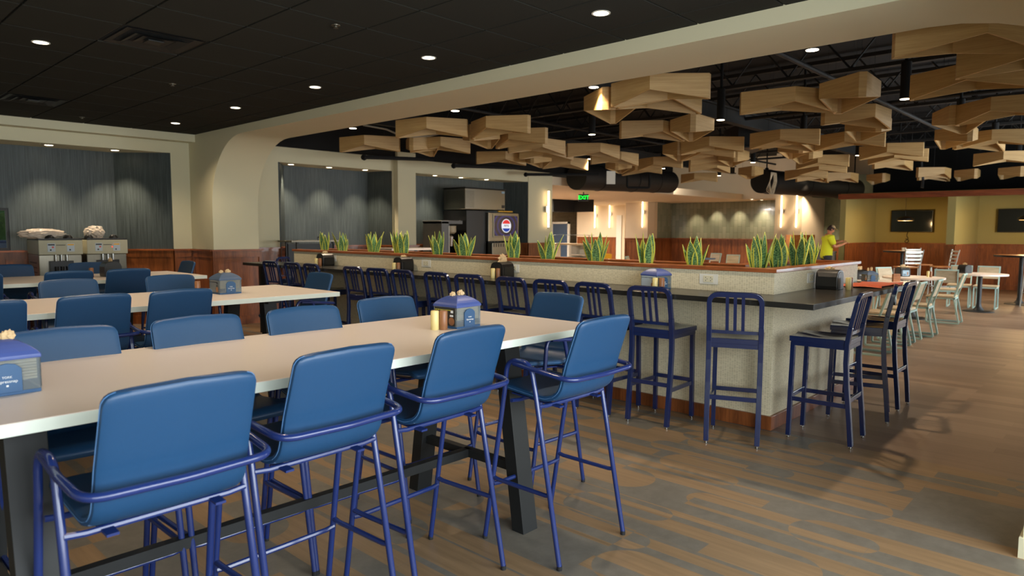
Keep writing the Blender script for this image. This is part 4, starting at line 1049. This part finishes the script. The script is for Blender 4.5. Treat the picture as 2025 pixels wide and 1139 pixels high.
def sconce(loc, rz, lab, h=1.2):
    t = thing('wall_sconce', lab, 'wall light', loc, rz, None)
    b = MB(); b.box((-.05, -.06, -.08), (.05, 0, .08)); b.build('bracket', 'chrome', t)
    b = MB(); b.tube([(0, -.09, -h / 2), (0, -.09, h / 2)], .024, 14); b.build('light_tube', 'tubelight', t, True)
    b = MB(); b.cyl((0, -.09), .027, -h / 2 - .03, -h / 2); b.cyl((0, -.09), .027, h / 2, h / 2 + .03); b.build('end_cap', 'white', t)
sconce((13.98, 11.82, 2.12), 0, 'tall glowing tube sconce left of the corridor', .95)
sconce((27.98, 20.40, 2.3), R(-90), 'tall glowing tube sconce in the corridor, left of the pair')
sconce((27.98, 19.52, 2.36), R(-90), 'tall glowing tube sconce in the corridor, right of the pair', 1.3)
sconce((28.28, 18.2, 2.2), R(-90), 'blurred tube sconce beside the corridor door', .8)
sconce((25.28, 15.95, 2.35), R(-90), 'tall glowing tube sconce left of the green tile niche', 1.28)
sconce((25.28, 10.05, 2.28), R(-90), 'tall glowing tube sconce right of the green tile niche, the left of two', 1.15)
sconce((25.28, 9.50, 2.28), R(-90), 'tall glowing tube sconce right of the green tile niche, the right of two', 1.15)
# corridor ceiling fixtures
for i, (x, y) in enumerate(((17.5, 15.5), (20.5, 18.5), (24.5, 20.0))):
    t = thing('ceiling_light', 'round light in the cream corridor ceiling, %s from the hall' % numw[i], 'ceiling light', (x, y, 2.775), 0, 'corridor ceiling lights')
    b = MB(); b.cyl((0, 0), .09, -.006, -.001); b.build('diffuser', 'downdisc', t)
    lamp('downlight', 'AREA', (0, 0, -.03), 420, (1, .88, .74), t, size=.5, shape='DISK')

# ------------------------------------------------------------------ machines in the niches
M['putty'] = plain('putty_plastic', srgb(176, 172, 146), .5)
def soft_serve(loc, rz, lab, led):
    t = thing('soft_serve_machine', lab, 'machine', loc, rz)
    b = MB(); b.box((-.27, -.33, .08), (.27, .38, 1.19)); b.build('cabinet', 'steel', t, bevel=.01)
    b = MB(); b.box((-.275, -.39, 1.19), (.275, .38, 1.40)); h = b.build('control_head', 'putty', t, bevel=.008)
    b = MB(); b.box((-.27, -.38, 1.40), (.27, .37, 1.425)); b.build('top_tray', 'blackmetal', t)
    b = MB(); b.box((-.275, -.38, 0), (-.20, -.3, .08)); b.box((.2, -.38, 0), (.275, -.3, .08)); b.box((-.275, .3, 0), (-.2, .37, .08)); b.box((.2, .3, 0), (.275, .37, .08)); b.build('caster', 'rubber', t)
    b = MB(); b.box((-.15, -.40, .93), (.15, -.33, 1.10)); f = b.build('dispensing_door', 'black', t, bevel=.006)
    for x in (-.07, 0, .07):
        b = MB(); b.cyl((x, -.385), .014, 1.06, 1.19, seg=12); b.build('plunger', 'chrome', f, True)
        b = MB(); b.cyl((x, -.41), .020, .915, 1.02, .026, seg=14); b.build('nozzle', 'black', f, True)
    b = MB(); b.tube(fillet([(-.17, -.34, .60), (-.17, -.34, .90), (.17, -.34, .90), (.17, -.34, .60)], .03), .010, 8); b.build('door_trim', 'chrome', t)
    b = MB(); b.box((-.14, -.336, .52), (.14, -.33, .87)); b.build('front_panel', 'steeldark', t)
    b = MB(); b.box((-.20, -.47, .50), (.20, -.33, .53)); b.build('drip_tray', 'steel', t)
    for s, mt in ((-1, 'adgrey'), (1, 'adgrey')):
        b = MB(); b.box((s * .12 - .048, -.394, 1.235), (s * .12 + .048, -.39, 1.355)); p = b.build('control_panel', mt, h)
        MB().box((s * .12 - .04, -.396, 1.325), (s * .12 + .04, -.3945, 1.345)).build('print_mark', 'textdark' if s < 0 else 'yellow', p)
        MB().box((s * .12 - .02, -.396, 1.25), (s * .12 + .0, -.3945, 1.27)).build('print_mark', 'textdark', p)
        if s < 0: MB().box((s * .12 + .005, -.396, 1.29), (s * .12 + .03, -.3945, 1.31)).build('print_mark', 'red', p)
    MB().box((-.06, -.3935, 1.325), (.055, -.392, 1.334)).build('brand_strip', 'textdark', h)
    if led: MB().box((.055, -.395, 1.29), (.067, -.392, 1.302)).build('indicator', 'led', h)
    b = MB()
    for k in range(9): b.box((-.273, -.2, .5 + k * .07), (-.27, .25, .52 + k * .07))
    b.build('side_vent', 'black', t)
    return t
soft_serve((2.86, 12.0, 0), R(-2), 'stainless soft-serve machine, the left of two in the left niche', False)
soft_serve((3.47, 12.0, 0), R(-2), 'stainless soft-serve machine, the right of two with a red indicator', True)
for i, (x, w, h, seed, lab) in enumerate(((2.66, .27, .12, 3, 'long crumpled clear plastic bag on the left soft-serve machine'), (3.35, .13, .16, 8, 'upright crumpled clear plastic bag on the right soft-serve machine'))):
    b = MB(); blob(b, (0, 0, h * .55), (w, .12, h * .6), seed, 4, .13); tag(b.build('plastic_bag', 'bag', loc=(x, 11.82, 1.425), smooth=True), lab, 'bag')
for i, (x, lab) in enumerate(((2.74, 'black hopper lid on the left soft-serve machine, left one'), (2.97, 'black hopper lid on the left soft-serve machine, right one'), (3.24, 'black hopper lid on the right soft-serve machine, beside the bag'), (3.58, 'black hopper lid on the right soft-serve machine, right one'))):
    b = MB(); b.lathe([(.06, 0), (.06, .02), (.035, .05), (.0, .055)], seg=20); tag(b.build('hopper_lid', 'black', loc=(x, 11.74, 1.425), smooth=True), lab, 'lid')

# soda fountain with ice machine
t = thing('soda_machine', 'black and steel soda fountain with lit screen in the right niche', 'machine', (11.55, 11.95, 0))
b = MB(); b.box((-.68, -.38, 0), (-.05, .42, 2.02)); b.build('cabinet', 'black', t, bevel=.008)
b = MB(); b.box((-.05, -.42, 0), (.98, .42, .96)); b.build('stand', 'black', t)
b = MB(); b.box((-.05, -.46, 1.30), (1.0, .40, 1.98)); b.build('dispenser_head', 'steel', t, bevel=.01)
b = MB(); b.box((-.02, -.56, .98), (.98, -.2, 1.27)); b.build('drip_tray', 'steel', t, bevel=.01)
b = MB(); b.box((.0, -.40, 1.20), (.95, -.2, 1.32)); d = b.build('nozzle_bar', 'black', t)
for k in range(8):
    b = MB(); b.cyl((.1 + k * .11, -.48), .02, 1.22, 1.30, seg=10); b.build('nozzle', 'blackmetal', d)
b = MB()
for k in range(12): b.box((.02 + k * .08, -.563, 1.17), (.05 + k * .08, -.560, 1.25))
b.build('tray_slot', 'black', t)
b = MB(); b.box((.10, -.48, 1.40), (.97, -.46, 1.94)); s = b.build('screen_frame', 'steel', t, bevel=.006)
m, nt, bs = new_mat('lit_screen'); L = nt.links.new
tc = N(nt, 'ShaderNodeTexCoord'); mp = N(nt, 'ShaderNodeMapping'); mp.inputs['Location'].default_value = (-.535, 0, -1.67); L(tc.outputs['Object'], mp.inputs[0])
mp2 = N(nt, 'ShaderNodeMapping'); mp2.inputs['Scale'].default_value = (.8, 0, 1); L(mp.outputs[0], mp2.inputs[0])
ln = N(nt, 'ShaderNodeVectorMath', operation='LENGTH'); L(mp2.outputs[0], ln.inputs[0])
sn = N(nt, 'ShaderNodeMath', operation='MULTIPLY'); sn.inputs[1].default_value = 60; L(ln.outputs['Value'], sn.inputs[0])
si = N(nt, 'ShaderNodeMath', operation='SINE'); L(sn.outputs[0], si.inputs[0])
cr = N(nt, 'ShaderNodeValToRGB'); cr.color_ramp.elements[0].color = srgb(4, 6, 30); cr.color_ramp.elements[1].color = srgb(10, 26, 112); L(si.outputs[0], cr.inputs[0])
L(cr.outputs[0], bs.inputs['Emission Color']); bs.inputs['Emission Strength'].default_value = .8; bs.inputs['Roughness'].default_value = .2; bs.inputs['Base Color'].default_value = (0, 0, 0, 1)
M['litscreen'] = m
b = MB(); b.box((.13, -.484, 1.43), (.94, -.480, 1.91)); scr = b.build('screen', 'litscreen', s)
M['lw'] = emis('lit_white', srgb(245, 245, 250), .9); M['lr'] = emis('lit_red', srgb(230, 50, 46), .9); M['lb'] = emis('lit_blue', srgb(20, 60, 160), .9); M['lk'] = emis('lit_black', srgb(30, 30, 34), .5)
def disc_piece(r, z0, z1, y, mt, nm):
    pts = []
    n = 28
    for i in range(n + 1):
        z = z0 + (z1 - z0) * i / n; pts.append((math.sqrt(max(0, r * r - z * z)), z))
    poly = [(.535 + x * 1.0, 1.67 + z) for x, z in pts] + [(.535 - x * 1.0, 1.67 + z) for x, z in reversed(pts)]
    b = MB(); b.extr(poly, 'y', y, y + .001); b.build(nm, mt, s)
disc_piece(.165, -.165, .165, -.486, 'lw', 'logo_disc'); disc_piece(.145, .05, .144, -.488, 'lr', 'logo_red'); disc_piece(.145, -.144, -.06, -.488, 'lb', 'logo_blue')
text('PEPSI', .075, 'lk', s, (.535, -.489, 1.668), (R(90), 0, 0))
MB().box((.35, -.40, 2.0), (.85, -.36, 2.03)).build('yellow_strip', 'yellow', t)
t = thing('ice_machine', 'stainless ice machine standing on top of the soda fountain', 'machine', (11.45, 11.95, 2.035))
b = MB(); b.box((-.60, -.36, 0), (.72, .40, .50)); b.build('casing', 'steel', t, bevel=.02)
b = MB(); b.box((-.62, -.38, .50), (.74, .40, .515)); b.build('top_cover', 'blackmetal', t)
b = MB()
for k in range(11): b.box((-.603, -.30, .06 + k * .035), (-.599, .3, .075 + k * .035))
for k in range(11): b.box((-.59, -.363, .06 + k * .035), (-.32, -.359, .075 + k * .035))
b.build('vent_louver', 'steeldark', t)
MB().box((.60, -.365, .06), (.70, -.359, .13)).build('control', 'black', t); MB().box((.60, -.365, .41), (.70, -.359, .46)).build('badge', 'adblue', t)
t = thing('coffee_machine', 'grey coffee dispenser left of the soda fountain', 'machine', (10.42, 11.9, 0))
b = MB(); b.box((-.28, -.3, 0), (.28, .4, 1.0)); b.build('stand', 'steeldark', t)
b = MB(); b.box((-.28, -.3, 1.0), (-.06, .35, 1.76)); b.box((-.28, -.3, 1.70), (.36, .35, 1.78)); b.box((-.06, .05, 1.0), (.28, .35, 1.70)); b.build('casing', 'grey', t, bevel=.01)
b = MB(); b.lathe([(.10, 1.48), (.15, 1.52), (.15, 1.66)], (.12, -.12), 20); b.build('hopper', 'tan', t, True)
b = MB(); b.lathe([(.06, 1.2), (.085, 1.42), (.02, 1.46)], (.12, -.14), 20); b.build('carafe', 'chrome', t, True)
MB().box((-.075, -.31, 1.02), (-.055, -.29, 1.66)).build('light_strip', 'white', t)
# equipment cart in the middle niche
t = thing('prep_cart', 'dark metal cart with a brown top behind the far end of the bar', 'cart', (6.95, 11.5, 0))
b = MB(); b.prism([(-.62, -.2), (.55, -.22), (.55, .2), (-.62, .3)], 1.34, 1.365); b.build('top', 'steeldark', t)
for x in (-.5, .48):
    for y in (-.18, .2): b = MB(); b.box((x - .02, y - .02, 0), (x + .02, y + .02, 1.34)); b.build('post', 'blackmetal', t)
b = MB(); b.box((-.5, -.18, .9), (.48, .2, .92)); b.box((-.5, -.18, .4), (.48, .2, .42)); b.box((-.5, .18, .42), (.48, .2, 1.3)); b.build('shelf', 'blackmetal', t)
b = MB(); b.tube([(0, 0, .06), (.06, 0, .06), (.12, 0, .06)], .012, 8); b.tube([(0, 0, 0), (0, 0, .06)], .008, 6); b.tube([(.12, 0, 0), (.12, 0, .06)], .008, 6); tag(b.build('faucet', 'black', loc=(6.95, 11.45, 1.366)), 'small black tap fitting lying on the brown cart top', 'tap')
t = thing('work_table', 'white-edged work table behind the bar before the cream pilaster', 'table', (8.55, 10.9, 0), R(-6))
b = MB(); b.box((-.5, -.35, 1.17), (.55, .35, 1.21)); b.build('top', 'laminate', t)
for x in (-.42, .45):
    for y in (-.28, .28): b = MB(); b.box((x - .02, y - .02, 0), (x + .02, y + .02, 1.17)); b.build('leg', 'blackmetal', t)

# ------------------------------------------------------------------ low mint chairs (face +Y) and round tables
def mint_chair(loc, rz, lab):
    t = thing('dining_chair', lab, 'chair', loc, rz)
    for s in (-1, 1):
        b = MB(); b.tube([(s * .185, -.26, .012), (s * .185, -.17, .44), (s * .185, -.185, .50), (s * .185, -.29, .84)], 0, sq=(.012, .012)); b.build('rear_leg', 'mint', t)
        b = MB(); b.tube([(s * .185, .22, .012), (s * .185, .22, .43)], 0, sq=(.012, .012)); b.build('leg', 'mint', t)
        b = MB(); b.tube([(s * .185, -.26, .012), (s * .185, .22, .012)], 0, sq=(.012, .012)); b.build('runner', 'mint', t)
    b = MB(); b.tube([(-.197, -.29, .845), (.197, -.29, .845)], 0, sq=(.012, .012)); b.build('top_rail', 'mint', t)
    b = MB(); b.box((-.197, -.19, .42), (.197, -.165, .445)); b.box((-.197, .205, .42), (.197, .23, .445)); b.box((-.197, -.19, .42), (-.173, .23, .445)); b.box((.173, -.19, .42), (.197, .23, .445)); b.build('seat_frame', 'mint', t)
    b = MB(); b.box((-.205, -.175, .446), (.205, .245, .475)); b.build('seat', 'tan', t, bevel=.004)
    b = MB(); b.tube([(0, -.205, .60), (0, -.272, .83)], 0, sq=(.17, .011)); b.build('backrest', 'tan', t)
    return t
MC = mint_chair((10.39, 2.63, 0), R(2), 'low mint-framed chair in the row beyond the bar stools, nearest one')
def mc(x, y, r, lab): return dup(MC, (x, y, 0), R(r), lab)
mc(11.11, 2.66, 0, 'low mint-framed chair in the row beyond the bar stools, second'); mc(11.85, 2.60, 2, 'low mint-framed chair in the row beyond the bar stools, third')
mc(9.60, 2.66, 0, 'low mint-framed chair mostly hidden behind the last bar stool')
mc(13.80, 2.62, 2, 'low mint-framed chair drawn up to the round white table, back toward the aisle')
mc(13.95, 3.95, 180, 'low mint-framed chair showing its tan back behind the dispensers')
mc(12.3, 3.98, 178, 'low mint-framed chair across the long white table, near the blue dispenser')
mc(10.6, 3.95, 181, 'low mint-framed chair across the long white table, behind the orange paper')
mc(13.35, 4.35, 160, 'low mint-framed chair just right of the end of the bar wall')
mc(15.40, 2.90, -80, 'low mint-framed chair with its tan back toward us, left of the far round table')
mc(16.95, 2.95, 95, 'low mint-framed chair facing us behind the far round table, left of two')
mc(16.95, 2.48, 92, 'low mint-framed chair facing us beside the far round table, right of two')
mc(15.0, 3.7, 150, 'small tan-backed chair beyond the round table with shakers')
for x, y, r, lab in ((19.4, 9.2, 100, 'mint-framed chair seen over the planter, rightmost below the green tile'), (20.3, 10.3, 80, 'mint-framed chair seen over the planter, below the middle of the green tile'), (16.2, 10.4, 200, 'mint-framed chair seen over the planter, left of the plant alone')): mc(x, y, r, lab)
def pedestal(loc, r, h, lab, top, edge=None, thick=.03):
    t = thing('pedestal_table', lab, 'table', loc)
    b = MB(); b.lathe([(r, h - thick), (r, h)], seg=40); b.build('tabletop', top, t)
    if edge: b = MB(); b.lathe([(r - .02, h - thick - .012), (r + .006, h - thick - .006), (r + .006, h - .002), (r - .02, h - .002)], seg=40); b.build('edge_band', edge, t)
    b = MB(); b.lathe([(.27, 0), (.26, .014), (.10, .03), (.055, .09), (.04, .16), (.04, h - thick)], seg=28); b.build('pedestal', 'blackmetal', t, True)
    return t
pedestal((14.05, 3.16, 0), .50, .75, 'round white table with two shakers and a black dispenser', 'laminate')
pedestal((16.15, 2.47, 0), .46, .75, 'round white table on a black pedestal before the two tan-backed chairs', 'laminate')
pedestal((19.0, 9.95, 0), .42, .75, 'round table seen over the planter below the green tile', 'steelblue')
pedestal((18.35, 2.08, 0), .50, 1.07, 'tall round oak-topped table at the right edge', 'tablewood', 'black', .03)
pedestal((20.05, 4.8, 0), .44, 1.07, 'tall round oak-topped table below the left television', 'tablewood', 'black', .03)
t = thing('long_table', 'long low white table beyond the bar with black slanted legs', 'table', (11.3, 3.26, 0))
b = MB(); b.box((-1.75, -.46, .72), (1.5, .46, .75)); b.build('tabletop', 'laminate', t)
for x in (-1.35, .70):
    for s in (-1, 1): b = MB(); b.extr([(s * .42, 0), (s * .36, 0), (s * .22, .72), (s * .28, .72)], 'x', x - .045, x + .045); b.build('leg', 'blackmetal', t)
round_dispenser((14.10, 3.35, .75), R(-42), 'black napkin dispenser with a pale blue card on the round white table', 'adblue', .06)
shakers((14.28, 2.98, .75), 'on the round white table', -.09, R(40))
house_dispenser((12.28, 3.40, .751), R(-42), 'grey-blue lidded napkin dispenser on the long low table', 'steelblue', 'ad', False, .07)
round_dispenser((12.62, 3.66, .751), R(-42), 'black napkin dispenser half hidden by the end of the bar wall', 'ad', .07)
round_dispenser((16.05, 2.72, .75), R(60), 'black napkin dispenser on the far round white table', 'black', .05)
t = thing('menu_block', 'small orange-brown wooden block on the long low table', 'menu holder', (12.45, 3.05, .751), R(-40)); MB().box((-.06, -.02, 0), (.06, .02, .13)).build('block', 'tablewood', t)
t = thing('paper_stack', 'white papers on the low table behind the shiny stool', 'paper', (9.85, 3.10, .751), R(10)); MB().box((-.16, -.2, 0), (.16, .2, .006)).build('sheets', 'white', t)
tag(MB().box((-.06, -.01, 0), (.06, .01, .08)).build('table_card', 'tan', loc=(20.0, 4.75, 1.071), rz=R(-40)), 'small pale card standing on the tall table below the television', 'card')

# silver ladder-back bar chairs (face +Y)
M['silver'] = plain('silver_painted_metal', srgb(176, 176, 168), .35, .7, .05)
def ladder(loc, rz, lab):
    t = thing('ladder_back_chair', lab, 'bar chair', loc, rz)
    for s in (-1, 1):
        b = MB(); b.tube([(s * .19, -.24, 0), (s * .175, -.19, .74), (s * .21, -.26, 1.16)], .014, 8); b.build('leg', 'silver', t, True)
        b = MB(); b.tube([(s * .20, .22, 0), (s * .175, .18, .73)], .014, 8); b.build('leg', 'silver', t, True)
    for k in range(4):
        z = .86 + k * .085; w = .182 + .026 * (z - .74) / .42; y = -.19 - .07 * (z - .74) / .42
        b = MB(); b.tube([(-w, y, z), (-w * .5, y - .02, z), (0, y - .028, z), (w * .5, y - .02, z), (w, y, z)], 0, sq=(.006, .018)); b.build('back_slat', 'silver', t)
    b = MB(); b.box((-.2, -.19, .745), (.2, .2, .775)); b.build('seat', 'tablewood', t, bevel=.01)
    b = MB(); b.tube([(-.19, .20, .3), (.19, .20, .3)], .01, 6); b.tube([(-.19, -.21, .35), (.19, -.21, .35)], .01, 6)
    for s in (-1, 1): b.tube([(s * .19, -.21, .3), (s * .19, .2, .3)], .01, 6)
    b.build('stretcher', 'silver', t)
    return t
LC = ladder((17.55, 4.10, 0), R(-43), 'silver ladder-back bar chair with its back to us, below the left television')
dup(LC, (18.35, 3.55, 0), R(30), 'silver ladder-back bar chair seen from the side, right of the first')
dup(LC, (17.9, 1.72, 0), R(-20), 'silver ladder-back bar chair cut off by the right edge')
dup(LC, (19.2, 4.2, 0), R(140), 'silver ladder-back bar chair behind the tall round table')

# yellow wet-floor sign, far box, bin
t = thing('wet_floor_sign', 'yellow folding wet-floor sign in the corridor', 'sign', (23.4, 16.45, 0), R(-50))
for s in (-1, 1):
    b = MB(); b.prism([(-.15, -.006), (.15, -.006), (.15, .006), (-.15, .006)], 0, .62); o = b.build('panel', 'yellow', t); o.rotation_euler.x = s * R(12); o.location = (0, -s * .135, 0)
tag(MB().box((-.35, -.25, 0), (.35, .25, .45)).build('cardboard_box', 'tablewood', loc=(22.4, 8.3, 1.0), rz=R(-40)), 'brown box standing on the counter left of the man', 'box')
t = thing('service_counter', 'low counter under the brown box left of the man', 'counter', (22.4, 8.3, 0), R(-40)); MB().box((-.5, -.35, 0), (.5, .35, 1.0)).build('cabinet', 'grey', t)
t = thing('trash_bin', 'grey-purple bin in front of the man in the lime shirt', 'bin', (20.55, 6.85, 0)); b = MB(); b.box((-.2, -.2, 0), (.2, .2, .95)); b.build('body', 'grey', t, bevel=.02); MB().box((-.21, -.21, .95), (.21, .21, 1.0)).build('lid', 'grey', t, bevel=.01)

# ------------------------------------------------------------------ man in lime shirt
def skin(name, nodes, edges, mat, parent, sub=2, root=0):
    me = bpy.data.meshes.new(name); me.from_pydata([n[0] for n in nodes], edges, []); me.materials.append(M[mat])
    o = bpy.data.objects.new(name, me); COL.objects.link(o); o.parent = parent
    sk = o.modifiers.new('skin', 'SKIN'); sk.use_smooth_shade = True
    for i, n in enumerate(nodes):
        r = n[1]; o.data.skin_vertices[0].data[i].radius = (r, r) if not isinstance(r, tuple) else r
    o.data.skin_vertices[0].data[root].use_root = True
    sm = o.modifiers.new('sub', 'SUBSURF'); sm.levels = sub; sm.render_levels = sub
    return o
per = thing('person', 'man in a lime T-shirt and tan cap, side on, hands reaching to the wall', 'person', (19.82, 6.62, 0), R(-137))
# local +Y is the way he faces; body continuous from feet to head
arm = []
nodes = [((0, 0, .95), (.15, .11)), ((0, .01, 1.12), (.14, .10)), ((0, .02, 1.30), (.165, .11)), ((0, .03, 1.42), (.12, .08)), ((0, .055, 1.49), .055), ((0, .075, 1.53), .052),
         ((.10, 0, .88), .095), ((.11, .03, .50), .062), ((.12, -.02, .10), .042), ((.12, .12, .04), .036),
         ((-.10, 0, .88), .095), ((-.11, .05, .50), .062), ((-.12, .02, .10), .042), ((-.12, .16, .04), .036),
         ((.19, .03, 1.38), .062), ((.24, .10, 1.14), .048), ((.18, .34, 1.20), .036), ((.15, .42, 1.24), .03),
         ((-.19, .04, 1.38), .062), ((-.23, .16, 1.16), .048), ((-.14, .38, 1.26), .036), ((-.10, .46, 1.29), .03)]
edges = [(0, 1), (1, 2), (2, 3), (3, 4), (4, 5), (0, 6), (6, 7), (7, 8), (8, 9), (0, 10), (10, 11), (11, 12), (12, 13), (3, 14), (14, 15), (15, 16), (16, 17), (3, 18), (18, 19), (19, 20), (20, 21)]
def addhand(ni, side):
    base = Vector(nodes[ni][0]); d = Vector((-.1 * side, .97, .2)).normalized()
    nodes.append((tuple(base + d * .05), .026)); pi = len(nodes) - 1; edges.append((ni, pi))
    for f in range(4):
        off = Vector((side * (.03 - .018 * f), 0, 0)); l = (.035, .042, .045, .038)[f]
        p1 = base + d * .085 + off; p2 = p1 + d * l * .6 + Vector((0, 0, -.012)); p3 = p2 + d * l * .4 + Vector((0, 0, -.022))
        k = len(nodes); nodes.extend([(tuple(p1), .0095), (tuple(p2), .0088), (tuple(p3), .008)]); edges.extend([(pi, k), (k, k + 1), (k + 1, k + 2)])
    th_ = base + d * .03 + Vector((-side * .035, 0, .01)); k = len(nodes); nodes.extend([(tuple(th_), .012), (tuple(th_ + d * .035 + Vector((0, 0, -.02))), .009)]); edges.extend([(pi, k), (k, k + 1)])
addhand(17, 1); addhand(21, -1)
body = skin('body', nodes, edges, 'skin', per)
# head with face
b = MB(); n1, n2 = 20, 24
for i in range(n1 + 1):
    th = PI * i / n1
    for j in range(n2):
        ph = 2 * PI * j / n2; x = .073 * math.sin(th) * math.cos(ph); y = .094 * math.sin(th) * math.sin(ph); z = .118 * math.cos(th)
        if z < 0: x *= 1 - .28 * (-z / .118) ; y *= 1 - .12 * (-z / .118)
        if y > .05:
            y += .024 * math.exp(-(x / .014) ** 2 - ((z + .018) / .022) ** 2)          # nose
            y -= .010 * (math.exp(-((x - .030) / .014) ** 2 - ((z - .012) / .012) ** 2) + math.exp(-((x + .030) / .014) ** 2 - ((z - .012) / .012) ** 2))
            y += .005 * math.exp(-(x / .022) ** 2 - ((z + .055) / .008) ** 2)
        b.v.append((x, y, z))
for i in range(n1):
    for j in range(n2): b.f.append((i * n2 + j, i * n2 + (j + 1) % n2, (i + 1) * n2 + (j + 1) % n2, (i + 1) * n2 + j))
hd = b.build('head', 'skin', per, True); hd.location = (0, .10, 1.615); hd.rotation_euler = (R(-22), 0, 0)
for s in (-1, 1):
    b = MB(); b.lathe([(.001, -.008), (.009, -.004), (.009, .004), (.001, .008)], seg=12); o = b.build('eye', 'white', hd, True); o.location = (s * .030, .078, .012)
    b = MB(); blob(b, (s * .074, -.004, -.005), (.010, .018, .030), 5, 2, .1); b.build('ear', 'skin', hd, True)
b = MB(); b.tube([(-.075, .0, .012), (-.06, .085, .012), (-.006, .098, .012), (.006, .098, .012), (.06, .085, .012), (.075, .0, .012)], .003, 6); b.build('glasses', 'black', hd)
MB().box((-.022, .083, -.057), (.022, .087, -.053)).build('mouth', 'red', hd)
b = MB()
for i in range(10):
    th = PI * .62 * i / 9
    for j in range(24):
        ph = 2 * PI * j / 24; k = 1.06; front = max(0, math.sin(ph)); t2 = th * (1 - .52 * front)
        b.v.append((.077 * k * math.sin(t2) * math.cos(ph), .097 * k * math.sin(t2) * math.sin(ph), .12 * k * math.cos(t2)))
for i in range(9):
    for j in range(24): b.f.append((i * 24 + j, i * 24 + (j + 1) % 24, (i + 1) * 24 + (j + 1) % 24, (i + 1) * 24 + j))
b.build('hair', 'hair', hd, True)
b = MB()
for i in range(8):
    th = PI * .40 * i / 7
    for j in range(24):
        ph = 2 * PI * j / 24
        b.v.append((.086 * math.sin(th) * math.cos(ph), .018 + .094 * math.sin(th) * math.sin(ph), .030 + .105 * math.cos(th)))
for i in range(7):
    for j in range(24): b.f.append((i * 24 + j, i * 24 + (j + 1) % 24, (i + 1) * 24 + (j + 1) % 24, (i + 1) * 24 + j))
bill = [(-.06, .09), (-.05, .155), (0, .185), (.05, .155), (.06, .09), (0, .10)]
b.prism(bill, .055, .061); b.build('cap', 'cap', hd, True)
shn = [((0, 0, .78), (.20, .165)), ((0, 0, .92), (.20, .165)), ((0, .01, 1.12), (.19, .155)), ((0, .02, 1.30), (.205, .155)), ((0, .025, 1.41), (.165, .125)), ((0, .04, 1.475), .095),
       ((.19, .03, 1.385), .095), ((.236, .09, 1.18), .085), ((-.19, .04, 1.385), .095), ((-.226, .13, 1.20), .085)]
skin('shirt', shn, [(0, 1), (1, 2), (2, 3), (3, 4), (4, 5), (4, 6), (6, 7), (4, 8), (8, 9)], 'shirt', per)
trn = [((0, 0, .96), (.155, .12)), ((.10, 0, .86), .112), ((.11, .03, .50), .08), ((.12, -.02, .08), .06), ((-.10, 0, .86), .112), ((-.11, .05, .50), .08), ((-.12, .02, .08), .06)]
skin('trousers', trn, [(0, 1), (1, 2), (2, 3), (0, 4), (4, 5), (5, 6)], 'jeans', per)
for x, y in ((.12, .0), (-.12, .04)):
    b = MB(); blob(b, (x, y + .06, .045), (.05, .14, .05), 3, 3, .04); b.build('shoe', 'rubber', per, True)

# ------------------------------------------------------------------ daylight, world, camera
DAY = (.86, .94, 1.0)
for i, (x, e) in enumerate(((-1.0, 165), (2.3, 230), (8.5, 25), (14.5, 300), (19.5, 150))):
    lamp('window_daylight', 'AREA', (x, -1.65, 1.65), e, DAY, None, (R(90), 0, 0), shape='RECTANGLE', size=3.6, size_y=1.9)
lamp('header_fill', 'AREA', (21.0, 12.4, 4.0), 80, (1, .88, .74), None, (0, R(-75), 0), size=2.5)  # added fill light for the far cream header, no clerestory is built
sun = lamp('sun', 'SUN', (0, 0, 10), 3.0, (1, .93, .82), None, (R(52), 0, R(195)), angle=.01)
w = bpy.data.worlds.new('world'); scene.world = w; w.use_nodes = True; nt = w.node_tree
bg = nt.nodes['Background']; sky = nt.nodes.new('ShaderNodeTexSky')
try: sky.sky_type = 'NISHITA'; sky.sun_disc = False; sky.sun_elevation = R(38); sky.sun_rotation = R(160)
except Exception: pass
nt.links.new(sky.outputs[0], bg.inputs[0]); bg.inputs[1].default_value = .12

F = 1360.; H = 1.57
pitch = math.atan((569.5 - 454.9) / F); roll = R(0.2); yaw = R(47)
fw = Vector((math.sin(yaw) * math.cos(pitch), math.cos(yaw) * math.cos(pitch), -math.sin(pitch)))
rt = Vector((math.cos(yaw), -math.sin(yaw), 0)); up = rt.cross(fw)
r2 = rt * math.cos(roll) + up * math.sin(roll); u2 = -rt * math.sin(roll) + up * math.cos(roll)
cam = bpy.data.cameras.new('camera'); co = bpy.data.objects.new('camera', cam); COL.objects.link(co)
co.matrix_world = Matrix(((r2.x, u2.x, -fw.x, 0), (r2.y, u2.y, -fw.y, 0), (r2.z, u2.z, -fw.z, H), (0, 0, 0, 1)))
cam.sensor_width = 36; cam.sensor_fit = 'HORIZONTAL'; cam.lens = F / 2025 * 36; cam.clip_start = .05; cam.clip_end = 200
cam.dof.use_dof = True; cam.dof.focus_distance = 4.2; cam.dof.aperture_fstop = 3.2
scene.camera = co
vs = scene.view_settings; vs.view_transform = 'Standard'; vs.look = 'None'; vs.gamma = 1.0; vs.use_curve_mapping = False; vs.exposure = 0.06
